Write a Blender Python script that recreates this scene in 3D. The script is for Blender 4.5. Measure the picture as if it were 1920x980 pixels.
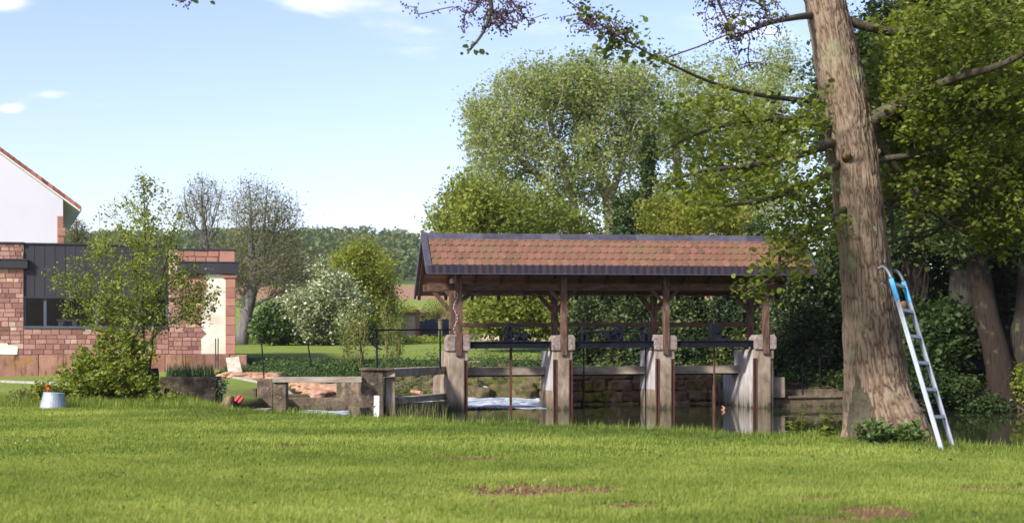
import bpy, math, random
import numpy as np
from mathutils import Vector, Matrix

rng = np.random.default_rng(7)
random.seed(7)
for o in list(bpy.data.objects):
    bpy.data.objects.remove(o)
scene = bpy.context.scene
COL = scene.collection
PI = math.pi
R = math.radians

# ------------------------------------------------------------------ camera, sky, sun, exposure
EYE = 1.1
F = 2667.0          # focal length in photo pixels (50 mm on 36 mm, 1920 px wide)
cam = bpy.data.cameras.new('camera')
cam_o = bpy.data.objects.new('camera', cam)
COL.objects.link(cam_o)
cam_o.location = (0, 0, EYE)
cam_o.rotation_euler = (R(90), 0, 0)
cam.lens = 50
cam.sensor_width = 36
cam.shift_y = 150 / 1920
cam.clip_start = 0.1
cam.clip_end = 6000
cam.dof.use_dof = True
cam.dof.focus_distance = 24
cam.dof.aperture_fstop = 2.6
scene.camera = cam_o

SUN_DIR = Vector((-0.60, -0.66, 0.62)).normalized()      # towards the sun: left, a little behind the camera
SUN_EL = math.asin(SUN_DIR.z)
SUN_ROT = math.atan2(SUN_DIR.x, SUN_DIR.y)

world = bpy.data.worlds.new('World')
scene.world = world
world.use_nodes = True
wn, wl = world.node_tree.nodes, world.node_tree.links
wn.clear()
w_out = wn.new('ShaderNodeOutputWorld')
w_bg = wn.new('ShaderNodeBackground')
w_bg.inputs[1].default_value = 0.088
sky = wn.new('ShaderNodeTexSky')
sky.sky_type = 'NISHITA'
sky.sun_disc = False
sky.sun_elevation = SUN_EL
sky.sun_rotation = SUN_ROT
sky.altitude = 200
sky.air_density = 1.0
sky.dust_density = 1.1
sky.ozone_density = 1.6
tc = wn.new('ShaderNodeTexCoord')
sep = wn.new('ShaderNodeSeparateXYZ')
wl.new(tc.outputs['Generated'], sep.inputs[0])


def wmath(op, a, b=None, c=None):
    n = wn.new('ShaderNodeMath')
    n.operation = op
    for i, v in enumerate((a, b, c)):
        if v is None:
            continue
        if isinstance(v, (int, float)):
            n.inputs[i].default_value = v
        else:
            wl.new(v, n.inputs[i])
    return n.outputs[0]


zc = wmath('ADD', wmath('MAXIMUM', sep.outputs[2], 0.0), 0.10)
comb = wn.new('ShaderNodeCombineXYZ')
wl.new(wmath('DIVIDE', sep.outputs[0], zc), comb.inputs[0])
wl.new(wmath('DIVIDE', sep.outputs[1], zc), comb.inputs[1])
cn = wn.new('ShaderNodeTexNoise')
cn.inputs['Scale'].default_value = 1.15
cn.inputs['Detail'].default_value = 9
cn.inputs['Roughness'].default_value = 0.62
cn.inputs['Distortion'].default_value = 0.35
wl.new(comb.outputs[0], cn.inputs['Vector'])
cn2 = wn.new('ShaderNodeTexNoise')
cn2.inputs['Scale'].default_value = 0.33
cn2.inputs['Detail'].default_value = 2
wl.new(comb.outputs[0], cn2.inputs['Vector'])
cov = wmath('MULTIPLY_ADD', cn2.outputs[0], 0.30, wmath('MULTIPLY', cn.outputs[0], 0.80))
wu = wmath('DIVIDE', sep.outputs[0], wmath('MAXIMUM', sep.outputs[1], 0.05))
wv = wmath('DIVIDE', sep.outputs[2], wmath('MAXIMUM', sep.outputs[1], 0.05))
for (u0, v0, su, sv, amp) in ((0.0, 0.225, 0.16, 0.030, 0.13), (-0.325, 0.174, 0.026, 0.006, 0.28), (-0.352, 0.164, 0.014, 0.005, 0.30), (-0.36, 0.238, 0.03, 0.008, 0.24), (-0.13, 0.238, 0.05, 0.010, 0.22),
                              (-0.29, 0.166, 0.02, 0.005, 0.18), (0.17, 0.22, 0.06, 0.03, 0.14)):
    gu = wmath('DIVIDE', wmath('SUBTRACT', wu, u0), su)
    gv = wmath('DIVIDE', wmath('SUBTRACT', wv, v0), sv)
    q_ = wmath('ADD', wmath('MULTIPLY', gu, gu), wmath('MULTIPLY', gv, gv))
    cov = wmath('ADD', cov, wmath('MULTIPLY', wmath('POWER', 2.718, wmath('MULTIPLY', q_, -1.0)), amp))
mr = wn.new('ShaderNodeMapRange')
mr.interpolation_type = 'SMOOTHSTEP'
mr.inputs['From Min'].default_value = 0.64
mr.inputs['From Max'].default_value = 0.86
wl.new(cov, mr.inputs['Value'])
cmix = wn.new('ShaderNodeMix')
cmix.data_type = 'RGBA'
wl.new(wmath('MULTIPLY', mr.outputs[0], 0.62), cmix.inputs[0])
tint = wn.new('ShaderNodeMix')
tint.data_type = 'RGBA'
tint.blend_type = 'MULTIPLY'
tint.inputs[0].default_value = 1.0
tint.inputs[7].default_value = (1.05, 0.925, 1.02, 1)
wl.new(sky.outputs[0], tint.inputs[6])
wl.new(tint.outputs[2], cmix.inputs[6])
cmix.inputs[7].default_value = (7.6, 7.0, 7.6, 1)
wl.new(cmix.outputs[2], w_bg.inputs[0])
wl.new(w_bg.outputs[0], w_out.inputs[0])

sun = bpy.data.lights.new('sun', 'SUN')
sun.energy = 3.0
sun.angle = R(7)
sun.color = (1.0, 0.95, 0.87)
sun_o = bpy.data.objects.new('sun', sun)
COL.objects.link(sun_o)
sun_o.rotation_euler = SUN_DIR.to_track_quat('Z', 'Y').to_euler()

vs = scene.view_settings
scene.display_settings.display_device = 'sRGB'
vs.view_transform = 'Standard'
vs.look = 'None'
vs.gamma = 1
vs.use_curve_mapping = False
vs.exposure = 1.45
cy = scene.cycles
scene.render.engine = 'CYCLES'
cy.use_denoising = True
cy.max_bounces = 7
cy.diffuse_bounces = 3
cy.glossy_bounces = 3
cy.transmission_bounces = 4
cy.transparent_max_bounces = 12
cy.caustics_reflective = False
cy.caustics_refractive = False
scene.render.resolution_x = 1024
scene.render.resolution_y = 522


# ------------------------------------------------------------------ small helpers
def P(px, py, d):
    """point seen at photo pixel (px, py) at distance d"""
    return np.array([(px - 960) * d / F, d, EYE + (640 - py) * d / F])


def hsh(i):
    i = i.astype(np.uint64)
    i = (i ^ (i >> np.uint64(15))) * np.uint64(2246822519)
    i &= np.uint64(0xFFFFFFFF)
    i = (i ^ (i >> np.uint64(13))) * np.uint64(3266489917)
    i &= np.uint64(0xFFFFFFFF)
    return (i ^ (i >> np.uint64(16))).astype(np.float64) / 4294967295.0


def vn(p, seed=0):
    """value noise 0..1, p (n,3)"""
    p = np.asarray(p, float) + 1000.0
    i = np.floor(p).astype(np.int64)
    f = p - i
    f = f * f * (3 - 2 * f)
    r = 0
    for dx in (0, 1):
        for dy in (0, 1):
            for dz in (0, 1):
                h = hsh(((i[:, 0] + dx) * 73856093 ^ (i[:, 1] + dy) * 19349663 ^ (i[:, 2] + dz) * 83492791 ^ seed * 2654435) & 0xFFFFFFFF)
                w = (f[:, 0] if dx else 1 - f[:, 0]) * (f[:, 1] if dy else 1 - f[:, 1]) * (f[:, 2] if dz else 1 - f[:, 2])
                r = r + h * w
    return r


def fbm(p, oct=4, seed=0, rough=0.5):
    p = np.asarray(p, float)
    r, a, s = 0, 1.0, 0
    for k in range(oct):
        r = r + a * vn(p * 2 ** k, seed + k)
        s += a
        a *= rough
    return r / s


def wloc(o):
    l = Vector((0, 0, 0))
    while o is not None:
        l = l + o.location
        o = o.parent
    return l


def link(name, me, mats, parent=None, smooth=False):
    o = bpy.data.objects.new(name, me)
    COL.objects.link(o)
    for m in (mats if isinstance(mats, (list, tuple)) else [mats]):
        me.materials.append(m)
    if parent is not None:
        me.transform(Matrix.Translation(-wloc(parent)))
        o.parent = parent
    if smooth:
        me.polygons.foreach_set('use_smooth', np.ones(len(me.polygons), bool))
    return o


def mesh_np(name, V, faces_list, v=None):
    """faces_list: list of (k, m) int arrays; v: per-face float attribute in the same order"""
    me = bpy.data.meshes.new(name)
    V = np.ascontiguousarray(V, np.float32)
    me.vertices.add(len(V))
    me.vertices.foreach_set('co', V.ravel())
    tot = sum(len(f) for f in faces_list)
    loops = np.concatenate([f.ravel() for f in faces_list]).astype(np.int32)
    cnt = np.concatenate([np.full(len(f), f.shape[1]) for f in faces_list]).astype(np.int32)
    start = np.concatenate([[0], np.cumsum(cnt)[:-1]]).astype(np.int32)
    me.loops.add(len(loops))
    me.loops.foreach_set('vertex_index', loops)
    me.polygons.add(tot)
    me.polygons.foreach_set('loop_start', start)
    me.polygons.foreach_set('loop_total', cnt)
    if v is not None:
        a = me.attributes.new('v', 'FLOAT', 'FACE')
        a.data.foreach_set('value', np.asarray(v, np.float32))
    me.update(calc_edges=True)
    return me


class MB:
    """collects shapes into one mesh"""
    def __init__(s, M=None):
        s.V, s.Fc, s.n, s.val = [], [], 0, []
        s.M = M

    def add(s, V, Fs, val=0.5, M=None):
        V = np.asarray(V, float)
        M = M if M is not None else s.M
        if M is not None:
            A = np.array(M)
            V = V @ A[:3, :3].T + A[:3, 3]
        for f in Fs:
            s.Fc.append([i + s.n for i in f])
            s.val.append(val)
        s.V.append(V)
        s.n += len(V)

    def box(s, lo, hi, val=0.5, jit=0.0, M=None):
        x0, y0, z0 = lo
        x1, y1, z1 = hi
        V = np.array([(x0, y0, z0), (x1, y0, z0), (x1, y1, z0), (x0, y1, z0), (x0, y0, z1), (x1, y0, z1), (x1, y1, z1), (x0, y1, z1)], float)
        if jit:
            V += rng.uniform(-jit, jit, V.shape)
        s.add(V, [(0, 3, 2, 1), (4, 5, 6, 7), (0, 1, 5, 4), (1, 2, 6, 5), (2, 3, 7, 6), (3, 0, 4, 7)], val, M)

    def beam(s, a, b, w, h, val=0.5, up=(0, 0, 1)):
        a, b = Vector(a), Vector(b)
        d = (b - a)
        L = d.length
        d.normalize()
        u = Vector(up)
        side = d.cross(u)
        if side.length < 1e-4:
            side = d.cross(Vector((1, 0, 0)))
        side.normalize()
        u = side.cross(d)
        V = []
        for t in (0, L):
            for su, sv in ((-1, -1), (1, -1), (1, 1), (-1, 1)):
                V.append(a + d * t + side * (w / 2 * su) + u * (h / 2 * sv))
        s.add(V, [(0, 1, 2, 3), (7, 6, 5, 4), (0, 4, 5, 1), (1, 5, 6, 2), (2, 6, 7, 3), (3, 7, 4, 0)], val)

    def tube(s, pts, r, seg=8, val=0.5, caps=True):
        pts = np.asarray(pts, float)
        n = len(pts)
        r = np.full(n, r, float) if np.isscalar(r) else np.asarray(r, float)
        V, Q = tube_arrays(pts, r, seg)
        F_ = [tuple(q) for q in Q]
        if caps:
            F_.append(tuple(range(seg - 1, -1, -1)))
            F_.append(tuple(range((n - 1) * seg, n * seg)))
        s.add(V, F_, val)

    def prism(s, poly, a0, a1, axis=1, val=0.5):
        """poly: list of 2D points in the two other axes; extruded along axis from a0 to a1"""
        n = len(poly)
        V = []
        for a in (a0, a1):
            for p in poly:
                q = list(p)
                q.insert(axis, a)
                V.append(q)
        Fs = [tuple(range(n)), tuple(range(2 * n - 1, n - 1, -1))] + [(i, i + n, (i + 1) % n + n, (i + 1) % n) for i in range(n)]
        s.add(V, Fs, val)

    def build(s, name, mat, parent=None, smooth=False, bevel=0.0):
        me = bpy.data.meshes.new(name)
        V = np.concatenate(s.V)
        me.from_pydata(V.tolist(), [], s.Fc)
        a = me.attributes.new('v', 'FLOAT', 'FACE')
        a.data.foreach_set('value', np.asarray(s.val, np.float32))
        o = link(name, me, mat, parent, smooth)
        import bmesh
        bm = bmesh.new()
        bm.from_mesh(me)
        bmesh.ops.recalc_face_normals(bm, faces=bm.faces)
        bm.to_mesh(me)
        bm.free()
        if bevel:
            m = o.modifiers.new('bevel', 'BEVEL')
            m.width = bevel
            m.segments = 2
            m.limit_method = 'ANGLE'
        return o


def tube_arrays(pts, r, seg):
    n = len(pts)
    t = np.gradient(pts, axis=0)
    t /= np.linalg.norm(t, axis=1, keepdims=True) + 1e-9
    m = np.abs(t).mean(0)
    ref = np.zeros(3)
    ref[np.argmin(m)] = 1
    u = np.cross(t, ref)
    u /= np.linalg.norm(u, axis=1, keepdims=True) + 1e-9
    w = np.cross(t, u)
    a = np.arange(seg) * 2 * PI / seg
    V = pts[:, None, :] + r[:, None, None] * (np.cos(a)[None, :, None] * u[:, None, :] + np.sin(a)[None, :, None] * w[:, None, :])
    i = np.arange(n - 1)[:, None] * seg
    j = np.arange(seg)[None, :]
    j2 = (j + 1) % seg
    Q = np.stack([i + j, i + j2, i + seg + j2, i + seg + j], -1).reshape(-1, 4)
    return V.reshape(-1, 3), Q


def thing(name, label, cat, loc, group=None):
    o = bpy.data.objects.new(name, None)
    COL.objects.link(o)
    o.location = tuple(float(c) for c in loc)
    o.empty_display_size = 0.2
    return tag(o, label, cat, group)


def tag(o, label, cat, group=None, kind=None):
    if label:
        o['label'] = label
    if cat:
        o['category'] = cat
    if group:
        o['group'] = group
    if kind:
        o['kind'] = kind
    return o


# ------------------------------------------------------------------ materials
def mat_new(name):
    m = bpy.data.materials.new(name)
    m.use_nodes = True
    nt = m.node_tree
    nt.nodes.clear()
    out = nt.nodes.new('ShaderNodeOutputMaterial')
    b = nt.nodes.new('ShaderNodeBsdfPrincipled')
    nt.links.new(b.outputs[0], out.inputs[0])
    return m, nt, b, out


def ramp(nt, src, stops):
    r = nt.nodes.new('ShaderNodeValToRGB')
    e = r.color_ramp.elements
    while len(e) < len(stops):
        e.new(0.5)
    for k, (p, c) in enumerate(stops):
        e[k].position = p
        e[k].color = (*c, 1)
    nt.links.new(src, r.inputs[0])
    return r.outputs[0]


def noise(nt, scale, detail=5, rough=0.55, dist=0.0, stretch=(1, 1, 1), coord='Object', rot=(0, 0, 0)):
    tcn = nt.nodes.new('ShaderNodeTexCoord')
    mp = nt.nodes.new('ShaderNodeMapping')
    mp.inputs['Scale'].default_value = stretch
    mp.inputs['Rotation'].default_value = rot
    if coord == 'World':
        g = nt.nodes.new('ShaderNodeNewGeometry')
        nt.links.new(g.outputs['Position'], mp.inputs[0])
    else:
        nt.links.new(tcn.outputs[coord], mp.inputs[0])
    n = nt.nodes.new('ShaderNodeTexNoise')
    n.inputs['Scale'].default_value = scale
    n.inputs['Detail'].default_value = detail
    n.inputs['Roughness'].default_value = rough
    n.inputs['Distortion'].default_value = dist
    nt.links.new(mp.outputs[0], n.inputs['Vector'])
    return n.outputs[0]


def mixc(nt, fac, a, b, mode='MIX'):
    n = nt.nodes.new('ShaderNodeMix')
    n.data_type = 'RGBA'
    n.blend_type = mode
    for i, v in ((0, fac), (6, a), (7, b)):
        if isinstance(v, (int, float)):
            n.inputs[i].default_value = v
        elif isinstance(v, tuple):
            n.inputs[i].default_value = (*v, 1)
        else:
            nt.links.new(v, n.inputs[i])
    return n.outputs[2]


def bump(nt, b, h, strength=0.4, dist=0.02):
    n = nt.nodes.new('ShaderNodeBump')
    n.inputs['Strength'].default_value = strength
    n.inputs['Distance'].default_value = dist
    nt.links.new(h, n.inputs['Height'])
    nt.links.new(n.outputs[0], b.inputs['Normal'])


def attr(nt, name='v'):
    a = nt.nodes.new('ShaderNodeAttribute')
    a.attribute_name = name
    return a.outputs['Fac']


def mmath(nt, op, a, b=None):
    n = nt.nodes.new('ShaderNodeMath')
    n.operation = op
    for i, v in enumerate((a, b)):
        if v is None:
            continue
        if isinstance(v, (int, float)):
            n.inputs[i].default_value = v
        else:
            nt.links.new(v, n.inputs[i])
    return n.outputs[0]


def surf(name, stops, scale=3, rough=0.8, bs=0.3, bd=0.01, stretch=(1, 1, 1), detail=7, second=None, spec=0.3, metal=0.0, dist=0.0, use_v=0.0):
    """noisy surface; second=(scale, lo, hi, colour, stretch) puts patches of another colour on it"""
    m, nt, b, out = mat_new(name)
    n = noise(nt, scale, detail, 0.6, dist, stretch)
    src = n
    if use_v:
        src = mmath(nt, 'ADD', mmath(nt, 'MULTIPLY', n, 1 - use_v), mmath(nt, 'MULTIPLY', attr(nt), use_v))
    c = ramp(nt, src, stops)
    for sc2 in (second or []):
        n2 = noise(nt, sc2[0], 6, 0.65, 0.2, sc2[4] if len(sc2) > 4 else (1, 1, 1))
        r2 = nt.nodes.new('ShaderNodeMapRange')
        r2.inputs['From Min'].default_value = sc2[1]
        r2.inputs['From Max'].default_value = sc2[2]
        nt.links.new(n2, r2.inputs['Value'])
        c = mixc(nt, r2.outputs[0], c, sc2[3])
    if name in ('conc', 'conc_pale', 'conc_dark'):
        g_ = nt.nodes.new('ShaderNodeNewGeometry')
        s_ = nt.nodes.new('ShaderNodeSeparateXYZ')
        nt.links.new(g_.outputs['Position'], s_.inputs[0])
        nz = noise(nt, 3.0, 6, 0.7, 0.3, (2.5, 2.5, 0.5))
        zz_ = mmath(nt, 'ADD', s_.outputs[2], mmath(nt, 'MULTIPLY', nz, -0.9))
        for (lo_, hi_, col_, k_) in ((-0.55, -0.95, (0.11, 0.085, 0.05), 0.75), (-0.98, -1.04, (0.035, 0.035, 0.018), 0.9)):
            r4 = nt.nodes.new('ShaderNodeMapRange')
            r4.inputs['From Min'].default_value = lo_
            r4.inputs['From Max'].default_value = hi_
            nt.links.new(zz_, r4.inputs['Value'])
            c = mixc(nt, mmath(nt, 'MULTIPLY', r4.outputs[0], k_), c, col_)
    nt.links.new(c, b.inputs['Base Color'])
    b.inputs['Roughness'].default_value = rough
    b.inputs['Specular IOR Level'].default_value = spec
    b.inputs['Metallic'].default_value = metal
    if bs:
        n3 = noise(nt, scale * 4, 6, 0.65, 0, stretch)
        bump(nt, b, mmath(nt, 'ADD', n3, n), bs, bd)
    return m


def leaf_mat(name, dark, mid, light, trans=0.35, rough=0.55, spec=0.25):
    m, nt, b, out = mat_new(name)
    c = ramp(nt, attr(nt), [(0.0, dark), (0.5, mid), (1.0, light)])
    nt.links.new(c, b.inputs['Base Color'])
    b.inputs['Roughness'].default_value = rough
    b.inputs['Specular IOR Level'].default_value = spec
    t = nt.nodes.new('ShaderNodeBsdfTranslucent')
    tcx = mixc(nt, 1.0, c, (1.25, 1.2, 0.6), 'MULTIPLY')
    nt.links.new(tcx, t.inputs[0])
    mx = nt.nodes.new('ShaderNodeMixShader')
    mx.inputs[0].default_value = trans
    nt.links.new(b.outputs[0], mx.inputs[1])
    nt.links.new(t.outputs[0], mx.inputs[2])
    nt.links.new(mx.outputs[0], out.inputs[0])
    return m


M = {}
M['bark_alder'] = surf('bark_alder', [(0.25, (0.07, 0.046, 0.03)), (0.5, (0.19, 0.135, 0.09)), (0.75, (0.33, 0.25, 0.18))], 9, 0.9, 0.7, 0.012,
                       (4, 4, 0.9), second=[(2.2, 0.60, 0.72, (0.20, 0.22, 0.13), (1, 1, 0.7)), (14, 0.66, 0.74, (0.38, 0.38, 0.30), (1, 1, 1))])
M['bark_limb'] = surf('bark_limb', [(0.3, (0.03, 0.024, 0.017)), (0.7, (0.085, 0.07, 0.048))], 12, 0.9, 0.4, 0.006, (2, 2, 2),
                      second=[(5, 0.55, 0.68, (0.08, 0.09, 0.045))])
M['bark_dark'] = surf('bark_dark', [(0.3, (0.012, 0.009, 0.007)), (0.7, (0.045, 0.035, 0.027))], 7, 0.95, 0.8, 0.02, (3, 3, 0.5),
                      second=[(2, 0.58, 0.7, (0.08, 0.09, 0.035))])  # also the wood trunks' bark, its darkness standing in for canopy shade
M['bark_red_shade'] = surf('bark_red_shade', [(0.3, (0.012, 0.008, 0.006)), (0.7, (0.040, 0.026, 0.018))], 6, 0.95, 0.8, 0.03, (4, 4, 0.35),
                     second=[(2, 0.6, 0.7, (0.08, 0.09, 0.035))])  # reddish bark with the shade of the wood darkened into its colour
M['bark_grey'] = surf('bark_grey', [(0.3, (0.07, 0.065, 0.062)), (0.7, (0.20, 0.185, 0.175))], 4, 0.9, 0.5, 0.02, (2, 2, 0.6))
M['bark_pale'] = surf('bark_pale', [(0.3, (0.13, 0.11, 0.08)), (0.7, (0.30, 0.26, 0.19))], 4, 0.9, 0.3, 0.02, (2, 2, 0.6))
M['bark_grey_shade'] = surf('bark_grey_shade', [(0.3, (0.018, 0.016, 0.014)), (0.7, (0.06, 0.053, 0.045))], 7, 0.95, 0.8, 0.02, (3, 3, 0.4), second=[(2, 0.58, 0.7, (0.06, 0.07, 0.03))])  # grey bark darkened so the colour itself carries the canopy shade
M['twig_dark'] = surf('twig_dark', [(0.3, (0.045, 0.022, 0.045)), (0.7, (0.10, 0.055, 0.09))], 20, 0.8, 0.2, 0.003)
M['twig_olive'] = surf('twig_olive', [(0.3, (0.11, 0.09, 0.05)), (0.7, (0.22, 0.18, 0.10))], 5, 0.9, 0.0)
M['leaf_alder'] = leaf_mat('leaf_alder', (0.06, 0.085, 0.016), (0.14, 0.18, 0.028), (0.28, 0.32, 0.06), 0.52, 0.5, 0.3)
M['leaf_dark'] = leaf_mat('leaf_dark', (0.014, 0.028, 0.009), (0.036, 0.064, 0.015), (0.095, 0.13, 0.028), 0.3)
M['leaf_laurel'] = leaf_mat('leaf_laurel', (0.012, 0.024, 0.008), (0.04, 0.065, 0.02), (0.13, 0.16, 0.065), 0.2, 0.4, 0.4)
M['leaf_yew'] = leaf_mat('leaf_yew', (0.016, 0.030, 0.012), (0.048, 0.078, 0.025), (0.15, 0.18, 0.045), 0.25)
M['leaf_willow'] = leaf_mat('leaf_willow', (0.15, 0.20, 0.08), (0.27, 0.33, 0.13), (0.42, 0.47, 0.20), 0.55)
M['leaf_yellow'] = leaf_mat('leaf_yellow', (0.13, 0.16, 0.025), (0.26, 0.29, 0.04), (0.38, 0.38, 0.06), 0.5)
M['leaf_spring'] = leaf_mat('leaf_spring', (0.09, 0.13, 0.022), (0.19, 0.235, 0.04), (0.32, 0.35, 0.075), 0.5)
M['leaf_bud'] = leaf_mat('leaf_bud', (0.10, 0.10, 0.045), (0.17, 0.17, 0.07), (0.24, 0.25, 0.09), 0.45)
M['leaf_blossom'] = leaf_mat('leaf_blossom', (0.09, 0.13, 0.04), (0.20, 0.25, 0.10), (0.74, 0.75, 0.64), 0.35)
M['leaf_ivy'] = leaf_mat('leaf_ivy', (0.03, 0.055, 0.02), (0.065, 0.11, 0.03), (0.13, 0.19, 0.05), 0.25)
M['leaf_blue'] = leaf_mat('leaf_blue', (0.04, 0.09, 0.045), (0.07, 0.14, 0.06), (0.13, 0.20, 0.07), 0.35)
M['forest'] = leaf_mat('forest', (0.05, 0.085, 0.028), (0.10, 0.135, 0.04), (0.17, 0.19, 0.05), 0.35)
M['grass'] = leaf_mat('grass', (0.10, 0.15, 0.030), (0.215, 0.275, 0.052), (0.38, 0.42, 0.11), 0.45, 0.7, 0.15)
M['leaf_dry'] = leaf_mat('leaf_dry', (0.05, 0.03, 0.02), (0.14, 0.08, 0.045), (0.40, 0.33, 0.22), 0.2, 0.8, 0.1)
M['moss_leaf'] = leaf_mat('moss_leaf', (0.06, 0.065, 0.012), (0.13, 0.13, 0.018), (0.22, 0.20, 0.025), 0.2, 0.9, 0.1)
M['soil'] = surf('soil', [(0.3, (0.07, 0.036, 0.020)), (0.7, (0.19, 0.10, 0.055))], 25, 0.95, 0.6, 0.01)
M['timber'] = surf('timber', [(0.3, (0.032, 0.018, 0.013)), (0.5, (0.085, 0.045, 0.030)), (0.7, (0.17, 0.098, 0.068))], 5, 0.75, 0.35, 0.006, (3, 3, 0.6),
                   second=[(9, 0.6, 0.72, (0.23, 0.17, 0.13), (2, 2, 0.4))])
M['timber_h'] = surf('timber_h', [(0.3, (0.035, 0.019, 0.013)), (0.5, (0.085, 0.044, 0.028)), (0.7, (0.16, 0.088, 0.058))], 5, 0.75, 0.35, 0.006, (0.6, 3, 3))
M['plank'] = surf('plank', [(0.25, (0.12, 0.055, 0.03)), (0.5, (0.23, 0.11, 0.055)), (0.8, (0.32, 0.17, 0.09))], 4, 0.75, 0.3, 0.006, (3, 0.5, 0.5), use_v=0.5)
M['tile'] = surf('tile', [(0.12, (0.065, 0.046, 0.034)), (0.38, (0.135, 0.068, 0.043)), (0.65, (0.195, 0.090, 0.058)), (0.9, (0.25, 0.135, 0.095))], 7, 0.7, 0.3, 0.004,
                 use_v=0.5, second=[(1.3, 0.50, 0.72, (0.15, 0.10, 0.045)), (6, 0.56, 0.7, (0.12, 0.075, 0.045)), (16, 0.66, 0.76, (0.30, 0.25, 0.18)), (30, 0.68, 0.74, (0.07, 0.06, 0.05))])
M['slate'] = surf('slate', [(0.3, (0.030, 0.028, 0.042)), (0.7, (0.075, 0.070, 0.092))], 4, 0.55, 0.2, 0.004, (2, 2, 2), spec=0.5, use_v=0.3)
M['fascia'] = surf('fascia', [(0.28, (0.012, 0.010, 0.024)), (0.46, (0.022, 0.017, 0.036)), (0.60, (0.035, 0.021, 0.026)), (0.8, (0.05, 0.028, 0.025))], 2.4, 0.4, 0.1, 0.003, (1, 1, 0.4), spec=0.5, use_v=0.75)
M['conc'] = surf('conc', [(0.32, (0.12, 0.085, 0.058)), (0.5, (0.225, 0.175, 0.128)), (0.68, (0.33, 0.28, 0.22))], 2.4, 0.9, 0.4, 0.01, (1.6, 1.6, 0.8),
                 second=[(3.3, 0.60, 0.75, (0.15, 0.10, 0.07), (2, 2, 0.5)), (22, 0.63, 0.72, (0.50, 0.48, 0.45)), (2.0, 0.62, 0.75, (0.45, 0.44, 0.43), (2, 2, 0.35))])
M['conc_pale'] = surf('conc_pale', [(0.25, (0.20, 0.17, 0.15)), (0.5, (0.37, 0.35, 0.34)), (0.75, (0.48, 0.47, 0.48))], 3, 0.85, 0.3, 0.008, (1.5, 1.5, 0.5),
                      second=[(6, 0.60, 0.72, (0.27, 0.22, 0.18))])
M['conc_dark'] = surf('conc_dark', [(0.32, (0.028, 0.021, 0.016)), (0.5, (0.10, 0.072, 0.050)), (0.68, (0.25, 0.19, 0.14))], 4.5, 0.95, 0.9, 0.03,
                      second=[(2.2, 0.52, 0.66, (0.055, 0.055, 0.018)), (17, 0.64, 0.70, (0.40, 0.39, 0.35)), (2.6, 0.63, 0.70, (0.26, 0.13, 0.02)), (9, 0.60, 0.68, (0.025, 0.02, 0.015))])
M['conc_beam'] = surf('conc_beam', [(0.32, (0.16, 0.13, 0.095)), (0.68, (0.36, 0.31, 0.25))], 3, 0.9, 0.35, 0.008, (0.6, 2, 2),
                      second=[(3, 0.62, 0.75, (0.10, 0.09, 0.05))])
M['granite'] = surf('granite', [(0.3, (0.14, 0.105, 0.09)), (0.7, (0.34, 0.28, 0.25))], 14, 0.9, 0.9, 0.02, second=[(5, 0.54, 0.66, (0.17, 0.10, 0.07)), (8, 0.6, 0.68, (0.40, 0.38, 0.37))])
M['rust'] = surf('rust', [(0.3, (0.03, 0.014, 0.010)), (0.7, (0.115, 0.046, 0.030))], 8, 0.85, 0.3, 0.004, (3, 3, 0.8))
M['iron'] = surf('iron', [(0.3, (0.004, 0.005, 0.009)), (0.7, (0.012, 0.013, 0.020))], 5, 0.7, 0.15, 0.003, spec=0.1, second=[(9, 0.68, 0.75, (0.08, 0.045, 0.03))])
M['gate_green'] = surf('gate_green', [(0.3, (0.008, 0.03, 0.022)), (0.7, (0.018, 0.05, 0.04))], 5, 0.5, 0.1, 0.003)
M['lead'] = surf('lead', [(0.3, (0.05, 0.052, 0.07)), (0.7, (0.13, 0.135, 0.17))], 5, 0.45, 0.2, 0.003, spec=0.5)
M['alu'] = surf('alu', [(0.3, (0.11, 0.125, 0.15)), (0.7, (0.18, 0.20, 0.23))], 14, 0.45, 0.1, 0.001, (1, 1, 0.3), spec=0.5, metal=0.35, second=[(30, 0.66, 0.74, (0.35, 0.34, 0.32))])
M['alu_rung'] = surf('alu_rung', [(0.3, (0.22, 0.23, 0.25)), (0.7, (0.36, 0.38, 0.41))], 12, 0.5, 0.1, 0.001, spec=0.5, metal=0.3)
M['blue'] = surf('blue', [(0.3, (0.02, 0.22, 0.48)), (0.7, (0.05, 0.32, 0.60))], 9, 0.4, 0.05, 0.001, second=[(24, 0.66, 0.72, (0.45, 0.5, 0.55))])
M['stone_red'] = surf('stone_red', [(0.0, (0.13, 0.060, 0.050)), (0.3, (0.25, 0.125, 0.100)), (0.58, (0.36, 0.20, 0.160)), (0.78, (0.42, 0.29, 0.24)), (0.88, (0.46, 0.29, 0.14)), (0.97, (0.42, 0.39, 0.39))],
                      9, 0.9, 0.5, 0.012, use_v=0.86)
M['ashlar'] = surf('ashlar', [(0.3, (0.25, 0.115, 0.085)), (0.7, (0.38, 0.19, 0.14))], 3, 0.85, 0.25, 0.006, use_v=0.4, second=[(2.5, 0.66, 0.76, (0.16, 0.10, 0.09), (1, 1, 3))])
M['mortar'] = surf('mortar', [(0.3, (0.40, 0.27, 0.22)), (0.7, (0.54, 0.41, 0.35))], 6, 0.95, 0.4, 0.01)
M['plinth'] = surf('plinth', [(0.2, (0.10, 0.05, 0.035)), (0.5, (0.24, 0.12, 0.085)), (0.8, (0.36, 0.20, 0.14))], 2.2, 0.95, 0.5, 0.015, (1, 1, 0.8), use_v=0.2,
                   second=[(1.6, 0.54, 0.68, (0.27, 0.15, 0.04)), (5, 0.52, 0.66, (0.055, 0.042, 0.03), (1.5, 1.5, 0.35)), (14, 0.6, 0.7, (0.04, 0.035, 0.025))])
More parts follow.
